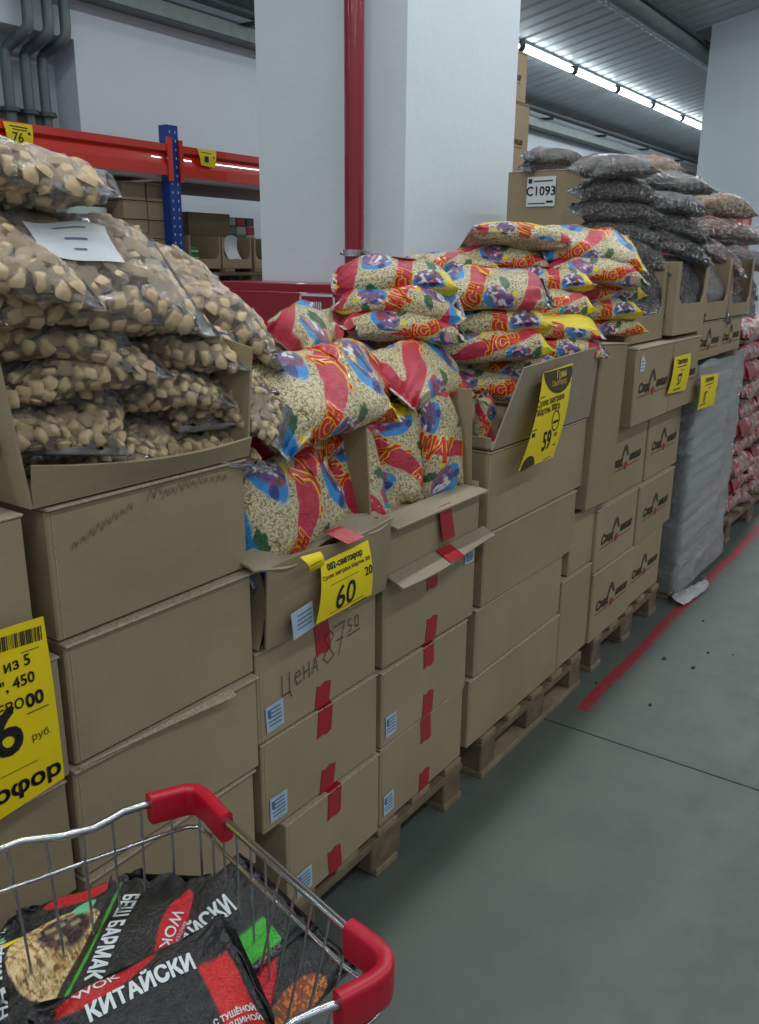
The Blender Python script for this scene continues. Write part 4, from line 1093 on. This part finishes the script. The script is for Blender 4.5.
price_tag('long yellow price strip reading 59 hanging from the raised flap', [(543, 373), (573, 363), (553, 457), (519, 471)], 1.062, [
    (half_disc(.104, False), (558, 369), .02, {'mat': 'olive_ink', 'sy': .85, 'sx': .98}), (text_geo('Грин', .03, .001, .2), (560, 374), .03, {'mat': 'letter_yellow', 'h': .002}), (text_geo('Светофор', .022, .0006, .2), (557, 382), .03, {'mat': 'letter_yellow', 'h': .002}),
    (text_geo('Сухие завтраки', .028, .0004), (548, 400), .04, {'sx': .88}), (text_geo('Мартин 300гр', .028, .0004), (545, 409), .04, {'sx': .88}), (rect_geo(.03, .003), (540, 397), .04),
    (stroke_geo([[(.026 * math.cos(i * .45), .030 * math.sin(i * .45)) for i in range(15)]], .004), (552, 420), 0), (rect_geo(.036, .008), (552, 421), .05), (rect_geo(.03, .003), (531, 430), .04), (rect_geo(.02, .012), (530, 435), .04),
    (text_geo('59', .082, .0025), (544, 441), .03, {'sx': .72, 'sy': 1.0}), (text_geo('90', .022), (552.5, 434), .03), (rect_geo(.02, .004), (552, 444), .03), (half_disc(.045), (527, 468), .08, {'mat': 'olive_ink'}), (rect_geo(.05, .002), (546, 458), .05)], bend=.012, tilt=.0)
for lab, cs, dx, dy, tl in (('yellow price tag on the top row of emblem boxes, farther column', [(675, 357), (691, 353), (685, 390), (667, 394)], 0, 0, -.01), ('yellow price tag stuck on the plastic-wrapped grey stack', [(701, 376), (718, 373), (713, 405), (697, 410)], 27, 18, 0)):
    price_tag(lab, cs, 1.072 if dx == 0 else 1.050, [
        (text_geo('Светофор', .028, .001), (682 + dx, 361 + dy), .0), (rect_geo(.13, .004), (681 + dx, 366 + dy), .0), (rect_geo(.05, .003), (681 + dx, 369.5 + dy), 0),
        (text_geo('57' if dx == 0 else '0', .06, .001), (678 + dx * .93, 380 + dy), 0), (rect_geo(.05, .006), (679 + dx * .95, 376 + dy - 2), 0), (rect_geo(.10, .005), (676 + dx * .95, 389 + dy * .85), 0), (rect_geo(.012, .03), (688.5 + dx, 371 + dy), 0)], tilt=.0)
price_tag('yellow price tag reading 76 hanging on the red rack beam at the left', [(2.5, 121), (32, 125), (33, 147), (8, 143)], 4.147, [(text_geo('76', .065, .001), (17.5, 138), 0), (rect_geo(.10, .006), (18, 127), -.04), (rect_geo(.08, .005), (19, 130), -.04), (rect_geo(.014, .014), (28.5, 134), 0)])
price_tag('small curled yellow price tag on the red rack beam beside the blue upright', [(197, 148), (216, 151), (215, 168), (201, 165)], 4.147, [(rect_geo(.035, .035), (206, 159.5), 0), (rect_geo(.09, .004), (205, 153), -.04), (rect_geo(.012, .012), (213, 158), 0)])
# red tape lying over the crushed cartons
for nm_, x, z, y in (('open_carton.001', 1.37, 1.02, AY), ('open_carton.002', 1.84, .99, AY)):
    par = bpy.data.objects[nm_]; m = MB(); b = par.location
    f0 = (lambda u, v: (x - b.x - .03 + .06 * u + .02 * v, -.012 - .050 * v if nm_.endswith('1') else -.010 - .005 * v, (.199 - .022 * v) if nm_.endswith('1') else .142 - .10 * v))
    m.sheet(lambda u, v: tuple(np.array(f0(u, v)) + (0, -.005, .008 if nm_.endswith('1') else .0)), 6, 4, .001); m.build('tape_strip', 'tape_red', par)
    if nm_.endswith('2'):
        m = MB(); m.sheet(lambda u, v: (x - b.x - .035 + .07 * u - .01 * v, -.014 - .052 * v, .024 - .020 * v), 4, 3, .001); m.build('tape_strip', 'tape_red', par)
par = bpy.data.objects['open_carton.001']; m = MB()
fn = lambda a, b_: ((a, -.040, b_), (0, -1, 0)); lay(m, rect_geo(.068, .062), fn, x=.105, y=.045, rot=.12); m.cur = 1
for i in range(4): lay(m, rect_geo(.045, .003), fn, x=.11, y=.062 - i * .010, rot=.12, h=.0016)
m.build('shipping_label', ['label_blue', 'label_ink'], par)

# ============================================================ PLASTIC-WRAPPED STACK
t = thing('wrapped_stack', 'tall grey stack wrapped in wrinkled stretch film on a pallet', 'wrapped goods', (4.04, AY, .146))
plain('grey_pack', lin(128, 134, 134), .6, var=.08, vs=6)
for i in range(14):
    j = random.uniform(-.008, .008)
    m = MB(); m.cbox(.03 + j, .84 + j, .015 + abs(j), 1.08, i * .0705 + .002, i * .0705 + .069, .012); m.build('pack_layer', 'grey_pack', t)
def wrapfn(u, v):
    # u round the load, v upward
    per = [(0, 0), (.87, 0), (.87, 1.12), (0, 1.12), (0, 0)]; L = [.87, 1.12, .87, 1.12]; s_ = u * sum(L); k_ = 0
    while k_ < 3 and s_ > L[k_]: s_ -= L[k_]; k_ += 1
    a, b = per[k_], per[k_ + 1]; f = min(s_ / L[k_], 1); x = a[0] + (b[0] - a[0]) * f; y = a[1] + (b[1] - a[1]) * f
    z = -.12 + 1.13 * v
    w = .004 * math.sin(31 * v + 2 * x + 2 * math.sin(5 * x)) + .0025 * math.sin(83 * v - 5 * x + 3 * y)
    fl = .012 * max(0, .12 - v) / .12
    cx, cy = x - .435, y - .56
    sg = (math.copysign(1, cx) if abs(cx) > .42 else 0, math.copysign(1, cy) if abs(cy) > .55 else 0)
    tp = .02 * math.sin(u * 40) * max(0, v - .93) / .07
    return (x + sg[0] * (w + fl * .6), y - .03 + sg[1] * (w + fl), z + tp)
m = MB(); NU, NV = 150, 90
P_ = [wrapfn(i / NU, j / NV) for i in range(NU) for j in range(NV + 1)]
m.add(P_, [(i * (NV + 1) + j, ((i + 1) % NU) * (NV + 1) + j, ((i + 1) % NU) * (NV + 1) + j + 1, i * (NV + 1) + j + 1) for i in range(NU) for j in range(NV)], True)
m.build('stretch_wrap', 'stretch_film', t)
m = MB(); q0 = at_z(663, 606, 0); q1 = at_z(714, 607, 0); q2 = at_z(676, 592, 0)
m.sheet(lambda u, v: (-.06 + .46 * u, -.035 - .115 * (1 - v) * (.55 + .45 * u) * (1 - .9 * u ** 6) - .05 * u * v, -.139 + .035 * v * v * (1 - u) + .004 * math.sin(31 * u + 5 * v) + .006), 30, 6, .0015); m.build('loose_film', 'stretch_film', t)

# ============================================================ FAR RED AND WHITE GOODS
def sack_print(v):
    def f(p, q):
        c = np.zeros((p.size, 4)); c[:, :3] = .7
        s_ = np.sin(p * 26 + v * 2 + 2 * np.sin(q * 17)) * np.sin(q * 31 + v)
        c = paint(c, smooth(s_, .15, .3), lin(168, 34, 52)); c = paint(c, smooth(np.sin(p * 60 + v) * np.sin(q * 50), .6, .7), lin(220, 190, 190), .9)
        if v == 1: c = paint(c, (p < -.03) * 1., lin(150, 24, 44))
        return c
    return f
SACK = []
for v in range(3):
    sh = BagShape(.47, .36, .16, 200 + v, bend=.1, lump=.01, fold=.014, pw=5)
    SACK.append(sh.mesh('sack_body', ['red_white_film', 'red_white_film'], 50, 60, sack_print(v)))
for k_ in range(10):
    for j in range(2):
        z = .21 + k_ * .112
        lab = 'red and white sack, %s layer of the far pallet, %s column' % (['lowest', 'second', 'third', 'fourth', 'fifth', 'sixth', 'seventh', 'eighth', 'ninth', 'top'][k_], ['nearer', 'farther'][j])
        t = thing('printed_sack', lab, 'sack', (5.36 + j * .47 + random.uniform(-.02, .02), AY + .16 + random.uniform(-.02, .02), z), random.uniform(-.06, .06), 'sacks on the far pallet')
        t.rotation_euler = (random.uniform(-.05, .05), random.uniform(-.03, .03), random.uniform(-.06, .06))
        put('printed_film', SACK[(k_ + j * 2) % 3], t)
plain('case_red', lin(206, 44, 38), .35, var=.12, vs=5, coat=.5); plain('case_light', lin(214, 150, 140), .4)
for i in range(4):
    for k_ in range(2):
        lab = 'red case behind the far sweets, %s row, %s from the left' % (['lower', 'upper'][k_], ['first', 'second', 'third', 'fourth'][i])
        t = thing('red_case', lab, 'case', (5.02 + i * .40, AY + .42, 1.33 + k_ * .325), 0, 'red cases at the far end')
        m = MB(); m.cbox(0, .38, 0, .3, 0, .32, .015); m.build('case_body', 'case_red', t)
        m = MB(); fn = lambda a, b: ((a, -.001, b), (0, -1, 0))
        lay(m, poly_geo([(.09 * math.cos(q * PI / 6), .06 * math.sin(q * PI / 6)) for q in range(12)]), fn, x=.19, y=.2); lay(m, rect_geo(.3, .012), fn, x=.19, y=.08); m.build('case_print', 'case_light', t)
cardboard_box(4.98, 6.55, 1.24, 1.329, 'flat cardboard layer under the red cases at the far end', y0=AY + .45, d=.4)

# ============================================================ GOODS ON THE RACK
for i in range(2):
    for k_ in range(6):
        z = 1.402 + k_ * .107
        cardboard_box([3.41, 3.595][i], [3.59, 3.775][i] - .004, z, z + .106, 'small brown rack box, %s layer, %s column' % (ORD[k_] if k_ < 5 else 'top', ['left', 'right'][i]), y0=4.30, d=.21, group='small brown boxes on the rack', rng=random.Random(i * 7 + k_), seam='x')
t = cardboard_box(3.50, 3.88, 1.402, 2.00, 'opened cardboard box with a rounded raised flap behind the small rack boxes', y0=4.66, d=.35)
m = MB(); m.sheet(lambda u, v: (-.19 + .38 * u, -.01 + .02 * v, .60 + .20 * v * (1 - max(0, u - .55) ** 2 * 3.6)), 14, 4, .005); m.build('raised_flap', 'cardboard', t)
m = MB(); m.box(.02, .10, -.004, .001, .615, .66); m.build('small_label', 'paper_white', t)
cardboard_box(3.08, 3.46, 1.402, 2.06, 'tall brown cardboard box at the back of the rack, left of the opened one', y0=4.82, d=.3)
t = thing('plastic_bucket', 'white plastic tub on the back rack beside the small brown boxes', 'bucket', (3.24, 4.46, 1.402))
m = MB(); m.tube([(0, 0, 0), (0, 0, .44)], .12, 24, rs=[.115, .135]); m.build('tub', 'bucket_white', t)
m = MB(); m.tube([(0, 0, .44), (0, 0, .485)], .142, 24); m.build('lid', 'bucket_white', t)
pallet(3.86, 'wooden pallet on the rack shelf carrying the green-pack cartons', y0=4.22, z=1.402, w=1.2, d=.8)
for i, (a, b) in enumerate([(3.83, 4.10), (4.12, 4.39), (4.42, 4.66)]):
    lab = ['nearest open display box with green packs on the rack pallet', 'open display box with a green pack and a white scoop sheet on the rack pallet', 'open display box half hidden by the white pillar edge on the rack'][i]
    t = window_tray(lab, a + .03, b + .03, 1.548, .20, .06, .012, 4.25, .3)
    t.name = 'display_carton'; t['group'] = 'display boxes on the rack pallet'
    if i < 2:
        tg = thing('green_packet', 'stack of green packets inside the %s rack display box' % ['nearest', 'second'][i], 'packet', (a + .12, 4.34, 1.556), 0, 'green packets on the rack')
        for k_ in range(3):
            m = MB(); m.cbox(-.07, .07, 0, .1, k_ * .042, k_ * .042 + .04, .004); m.build('green_wrapper', 'green_pack', tg)
            m = MB(); m.box(-.071, .071, -.001, .0, k_ * .042 + .012, k_ * .042 + .02); m.build('white_band', 'paper_white', tg)
m = MB(); m.sheet(lambda u, v: (4.19 + .12 * u + .05 * v, 4.27 + .03 * math.sin(3 * v), 1.74 - .15 * v + .02 * math.sin(3 * u)), 6, 8, .002); tag(m.build('paper_sheet', 'paper_white'), 'curled white paper sheet stuck in the second rack display box', 'paper')
cardboard_box(4.22, 4.62, 1.548, 1.92, 'large brown box behind the green-pack display boxes on the rack', y0=4.64, d=.3)
for i in range(3):
    for k_ in range(3):
        t = thing('pink_packet', 'pink and grey packet piled beside the large brown box on the rack, %s row, %s' % (['lower', 'middle', 'upper'][k_], ['left', 'centre', 'right'][i]), 'packet', (4.69 + i * .10, 4.70, 1.72 + k_ * .062), random.uniform(-.15, .15), 'pink packets on the rack')
        m = MB(); m.cbox(-.045, .045, 0, .1, 0, .058, .006); m.build('wrapper', ['pink_pack', 'duct_grey', 'bucket_white'][(i + k_) % 3], t)
cardboard_box(4.62, 5.05, 1.548, 1.719, 'low brown box under the pink packets on the rack', y0=4.64, d=.3)

# ============================================================ SHOPPING CART
def zr(x): return .85 + .18 * (.725 - x)
CT = thing('shopping_cart', 'wire shopping cart with red corner guards in the foreground', 'shopping cart', (.3, .65, 0))
cb = np.array([.3, .65, 0])
def cw(p): return tuple(np.array(p) - cb)
left = [(-.35, .955, 1.03), (.30, .905, .93)] + [tuple(at_z(u, v, z)) for u, v, z in [(0, 849, .895), (21, 841, .892), (60, 836.5, .884), (92, 829, .874), (108, 820.5, .872), (122, 812, .870), (149, 803.5, .862), (172, 797.5, .856)]]
c1 = [tuple(at_z(u, v, .852)) for u, v in [(186, 794), (197, 794), (207, 801)]]
front = [tuple(at_z(u, v, .85)) for u, v in [(222, 818), (349, 930)]]
c2 = [tuple(at_z(u, v, .85)) for u, v in [(376, 950), (386, 962), (384, 976), (372, 986)]]
right = [tuple(at_z(u, v, z)) for u, v, z in [(345, 1001, .853), (318, 1011, .86), (290, 1024, .868)]] + [(.30, .425, .92), (-.35, .385, 1.03)]
rim = left + c1 + front + c2 + right
m = MB(); m.tube([cw(p) for p in rim], .0058, 8); m.build('rim', 'chrome', CT)
rim2 = [(p[0], p[1] , p[2] - .012) for p in rim]
cen = np.array([.2, .66, 0])
def inset(p, d, dz):
    v = np.array(p) - cen; v[2] = 0
    sx = np.sign(v[0]) if v[0] > .38 else 0
    q = np.array(p, float); q[1] -= np.sign(v[1]) * d
    if p[0] > .45: q[0] -= d * np.clip((p[0] - .45) / .2, 0, 1)
    q[2] += dz; return tuple(q)
BZ = .46
def ring(d, dz, r, name='side_wire', zfix=None):
    keep = [left[0], left[1], left[-1]] + c1 + front + c2 + [right[2], right[3], right[4]]
    pts = [inset(p, d, dz) for p in keep]
    if zfix is not None: pts = [(a, b, zfix) for a, b, c in pts]
    m = MB(); m.tube([cw(p) for p in pts], r, 6); m.build(name, 'chrome', CT); return pts
ring(.004, -.052, .0032); ring(.035, -.22, .0028); bot = ring(.055, 0, .004, 'bottom_ring', BZ)
# vertical wires sampled along the rim by length
RP = np.array(rim); seg = np.linalg.norm(np.diff(RP, axis=0), axis=1); cum = np.concatenate([[0], np.cumsum(seg)])
def rim_at(s_):
    i = min(max(np.searchsorted(cum, s_) - 1, 0), len(seg) - 1); f = (s_ - cum[i]) / seg[i]; return RP[i] * (1 - f) + RP[i + 1] * f
sC1 = cum[len(left)]; sC2 = cum[len(left) + len(c1) + len(front)]
sv = [sC1 - .025 - k_ * .047 for k_ in range(20)] + [sC1 + .02 + k_ * (sC2 - sC1 - .03) / 11 for k_ in range(12)] + [sC2 + .045 + k_ * .047 for k_ in range(20)]
for s_ in sv:
    if not 0 < s_ < cum[-1]: continue
    p = rim_at(s_); q = inset(p, .055, 0); q = (q[0], q[1], BZ)
    mid = inset(p, .010, -.08)
    m = MB(); m.tube([cw((p[0], p[1], p[2] - .004)), cw(mid), cw(q)], .0019, 5); m.build('vertical_wire', 'wire', CT)
for k_ in range(9):
    y = .50 + k_ * .042; m = MB(); m.tube([cw((-.3, y, BZ)), cw((.60, y, BZ))], .002, 5); m.build('floor_wire', 'wire', CT)
for k_ in range(8):
    x = -.2 + k_ * .11; m = MB(); m.tube([cw((x, .48, BZ - .004)), cw((x, .86, BZ - .004))], .0026, 5); m.build('floor_wire', 'wire', CT)
# red corner guards: a flattened sleeve following the rim
def guard(pts, hgt, lab):
    pts = [Vector(p) for p in pts]; m = MB(); rings = []
    up = Vector((0, 0, 1)); n_ = 16
    dense = []
    for a, b in zip(pts[:-1], pts[1:]):
        for k_ in range(4): dense.append(a.lerp(b, k_ / 4))
    dense.append(pts[-1])
    for _ in range(1): dense = [dense[0]] + [(dense[i - 1] + dense[i] * 2 + dense[i + 1]) / 4 for i in range(1, len(dense) - 1)] + [dense[-1]]
    for i, p in enumerate(dense):
        tt = (dense[min(i + 1, len(dense) - 1)] - dense[max(i - 1, 0)]).normalized(); side = tt.cross(up).normalized()
        rg = []
        for k_ in range(n_):
            a = 2 * PI * k_ / n_; hx = .0105 * (abs(math.cos(a)) ** .4) * math.copysign(1, math.cos(a)); hz = (abs(math.sin(a)) ** .4) * math.copysign(1, math.sin(a))
            rg.append(p + side * hx + up * (hz * hgt / 2 - hgt / 2 + .014))
        rings.append(rg)
    vs = [v - Vector(cb) for rg in rings for v in rg]; fs = [(i * n_ + k_, i * n_ + (k_ + 1) % n_, (i + 1) * n_ + (k_ + 1) % n_, (i + 1) * n_ + k_) for i in range(len(rings) - 1) for k_ in range(n_)]
    m.add(vs, fs, True); m.add([v - Vector(cb) for v in rings[0]], [tuple(range(n_))]); m.add([v - Vector(cb) for v in rings[-1]], [tuple(range(n_))])
    o = m.build('corner_guard', 'guard_red', CT); o['label'] = lab
fr0, fr1 = np.array(front[0]), np.array(front[1]); fd = (fr1 - fr0) / np.linalg.norm(fr1 - fr0)
guard([tuple(at_z(149, 803.5, .862)), left[-1]] + c1 + [tuple(fr0), tuple(fr0 + fd * .012)], .046, 'red plastic guard on the rear corner')
guard([tuple(fr1), *c2, tuple(at_z(338, 1004, .854))], .050, 'red plastic guard on the front corner')
# under-carriage, handle and wheels (below and behind the picture)
m = MB()
for y in (.50, .84): m.tube([cw((-.35, y - .0, .98)), cw((-.33, y, .5)), cw((-.28, y, .22)), cw((.55, y, .20))], .011, 8)
m.tube([cw((.55, .50, .20)), cw((.55, .84, .20))], .011, 8); m.tube([cw((.50, .50, .205)), cw((.52, .52, BZ))], .009, 8); m.tube([cw((.50, .84, .205)), cw((.52, .82, BZ))], .009, 8)
m.build('frame', 'chrome', CT)
m = MB(); m.tube([cw((-.37, .385, 1.035)), cw((-.37, .955, 1.035))], .014, 12); m.build('handle', 'guard_red', CT)
for x, y in ((-.25, .50), (-.25, .84), (.50, .50), (.50, .84)):
    m = MB(); m.tube([cw((x, y - .014, .062)), cw((x, y + .014, .062))], .0615, 18); w_ = m.build('wheel', 'plug_dark', CT)
    m = MB(); m.tube([cw((x, y - .02, .062)), cw((x, y - .02, .15)), cw((x, y, .20))], .006, 6); m.tube([cw((x, y + .02, .062)), cw((x, y + .02, .15)), cw((x, y, .20))], .006, 6); m.build('caster_fork', 'chrome', w_)

# ---- black noodle packs in the cart
def az_px(u0, v0, u1, v1, z):
    a = at_z(u0, v0, z); b = at_z(u1, v1, z); return math.degrees(math.atan2(b[1] - a[1], b[0] - a[0]))
def noodle_print(kind):
    def f(p, q):
        c = np.zeros((p.size, 4)); c[:, :3] = (.012, .012, .013); c[:, 3] = 1
        face = np.abs(q) < .10
        if kind == 'kit':
            c = paint(c, face * smooth(1 - ((p + .055) / .085) ** 2 - ((q - .062 - .1 * p) / .020) ** 2, 0, .1), lin(190, 20, 26))
            c = paint(c, face * smooth(1 - ((p - .02) / .052) ** 2 - ((q + .048) / .014) ** 2, 0, .1), YEL)
            c = paint(c, face * smooth(p, .074, .078) * smooth(-q, -.02, -.015), lin(205, 28, 26))
            d = smooth(1 - ((p + .06) / .062) ** 2 - ((q + .062) / .034) ** 2, 0, .1)
            nz = hash2(np.floor(p / .004), np.floor(q / .004)); c = paint(c, face * d, lin(150, 64, 28)); c = paint(c, face * d * (nz > .6), lin(224, 150, 60)); c = paint(c, face * d * (nz < .12), LEAF)
        if kind == 'besh':
            c = paint(c, face * smooth(1 - ((p + .01) / .088) ** 2 - ((q - .052) / .026) ** 2, 0, .1), lin(196, 18, 26))
            c = paint(c, face * smooth(1 - np.abs(q + .040 + .5 * (p) ** 2) / .004, 0, .2), lin(60, 170, 50))
            c = paint(c, face * (q > .076) * (hash2(np.floor(p / .004), np.floor(q / .004)) > .55), lin(90, 90, 92))
        if kind == 'dish':
            e = ((p) / .082) ** 2 + ((q - .01) / .058) ** 2
            nz = hash2(np.floor((p + .5 * q) / .003), np.floor((q - .2 * p) / .006)); nz2 = hash2(np.floor(p / .008), np.floor(q / .008))
            c = paint(c, face * smooth((-q - .035), 0, .003) * (np.abs(p) < .075), lin(62, 178, 40))
            c = paint(c, face * smooth(1.12 - e, 0, .04), (.01, .01, .01)); d = smooth(1 - e, 0, .04) * face
            c = paint(c, d, lin(196, 160, 104)); c = paint(c, d * (nz > .55), lin(232, 204, 150)); c = paint(c, d * (nz < .2), lin(130, 92, 50))
            mt = smooth(1 - ((p - .02) / .048) ** 2 - ((q - .028) / .030) ** 2, 0, .3) * face
            c = paint(c, mt, lin(92, 62, 50)); c = paint(c, mt * (nz2 > .6), lin(50, 34, 30)); c = paint(c, mt * (nz2 < .2), lin(150, 140, 110))
            c = paint(c, face * smooth(1 - ((p - .065) / .022) ** 2 - ((q - .052) / .016) ** 2, 0, .2), lin(110, 200, 150)); c = paint(c, face * smooth(1 - ((p + .07) / .03) ** 2 - ((q - .058) / .008) ** 2, 0, .2), YEL)
        if kind == 'green':
            c = paint(c, face * smooth(1 - ((p + .085) / .05) ** 2 - ((q - .05) / .035) ** 2, 0, .1), lin(200, 24, 36))
            c = paint(c, face * smooth(-q - .012, 0, .003) * smooth(q + .062, 0, .003) * (p > -.02) * (p < .085), lin(58, 176, 44))
            c = paint(c, face * (q < -.062) * (p > -.02) * (p < .085) * (hash2(np.floor(p / .003), np.floor(q / .004)) > .62), lin(120, 122, 126))
        if kind == 'red':
            c = paint(c, face * (q > -.01 + .3 * p), lin(206, 24, 28)); c = paint(c, face * (np.abs(q - .03) < .012) * (hash2(np.floor(p / .01), 1.) > .3), (.012, .012, .012))
            d = smooth(1 - ((p - .01) / .075) ** 2 - ((q + .052) / .036) ** 2, 0, .1) * face; nz = hash2(np.floor(p / .004), np.floor(q / .004))
            c = paint(c, d, lin(140, 60, 26)); c = paint(c, d * (nz > .6), lin(210, 120, 50)); c = paint(c, d * (nz < .1), LEAF)
        c = paint(c, smooth(np.abs(p), .128, .131), (.02, .02, .022))
        return c
    return f
def noodle(kind, label, u, v, z, az, pitch, roll, texts, seed, sc=1.0, bend=.4):
    sh = BagShape(.27, .20, .045, seed, bend=bend, lump=.007, fin=.012, pw=3.5, fold=.010)
    t = thing('noodle_packet', label, 'packet', tuple(at_z(u, v, z)), 0, 'noodle packets in the cart'); orient(t, az, pitch, roll); t.scale = (sc,) * 3
    put('printed_film', sh.mesh('noodle_packet_body', ['noodle_film', 'noodle_film'], 130, 190, noodle_print(kind)), t)
    fn = lambda a, b: sh.frame(np.array(a), np.array(b))
    for body, size, x, y, mat, off, rot in texts:
        mb = MB(); lay(mb, text_geo(body, size, off, 0), fn, x=x, y=y, rot=rot, h=.0016); mb.build('lettering', mat, t)
    return t
W_H = 'paper_white'; plain('letter_black', (.01, .01, .01), .4)
noodle('dish', 'black noodle packet with a noodle dish and green front, left in the cart', 64, 962, .70, az_px(30, 975, 110, 935, .7), 4, 14, [('НА МЕДЛЕ', .022, -.09, .03, W_H, .0008, 1.2)], 301, .80)
noodle('besh', 'black noodle packet with red oval and white letters running downward', 134, 942, .72, az_px(146, 905, 108, 985, .7), -4, 6, [('БЕШ БАРМАК', .026, .0, -.018, W_H, .0012, 0), ('WOK', .030, -.01, .046, W_H, .0003, 0), ('МАСТЕР', .011, -.01, .068, W_H, 0, 0)], 302, .82)
noodle('green', 'black noodle packet with a green band below its white letters, against the cart front', 212, 944, .71, az_px(165, 960, 222, 918, .7), 6, 18, [('КИТАЙСКИ', .028, -.018, .012, W_H, .0012, 0), ('WOK', .03, -.09, .055, W_H, 0, 0)], 303, .84)
noodle('red', 'red and black noodle packet at the right of the cart basket', 262, 992, .665, az_px(225, 1015, 285, 955, .68), 8, 18, [], 304, .80)
noodle('kit', 'front black noodle packet with large white letters and a yellow oval', 156, 1018, .755, az_px(105, 1012, 190, 972, .73), 3, 22, [('КИТАЙСКИ', .028, -.005, .024, W_H, .0014, 0), ('WOK', .026, -.06, .060, W_H, .0003, .1), ('Лапша', .013, .02, -.041, 'letter_black', .0002, .05), ('Новинка', .011, .02, -.053, 'letter_black', .0002, .05), ('С ТУШЁНОЙ', .0105, .095, -.034, W_H, .0004, .0), ('ГОВЯДИНОЙ', .0105, .095, -.047, W_H, .0004, .0)], 305, .82)
noodle('dish', 'black noodle packet with white letters at the left picture edge of the cart', -4, 1000, .66, az_px(-20, 1010, 30, 960, .66), 0, 8, [('НА МЕДЛЕ', .03, .04, .070, W_H, .0008, 0)], 306, .85)
noodle('besh', 'black noodle packet peeking out behind the dish packet, near the cart wires', 92, 922, .66, az_px(60, 930, 130, 905, .66), 0, 20, [], 307, .62)
noodle('red', 'second red and black noodle packet in the middle of the basket, mostly hidden', 228, 975, .65, az_px(200, 1000, 255, 950, .65), 4, 10, [], 308, .75)
noodle('green', 'black noodle packet lowest at the back of the basket, mostly hidden', 150, 950, .62, az_px(110, 980, 190, 930, .62), 0, 6, [], 309, .9)
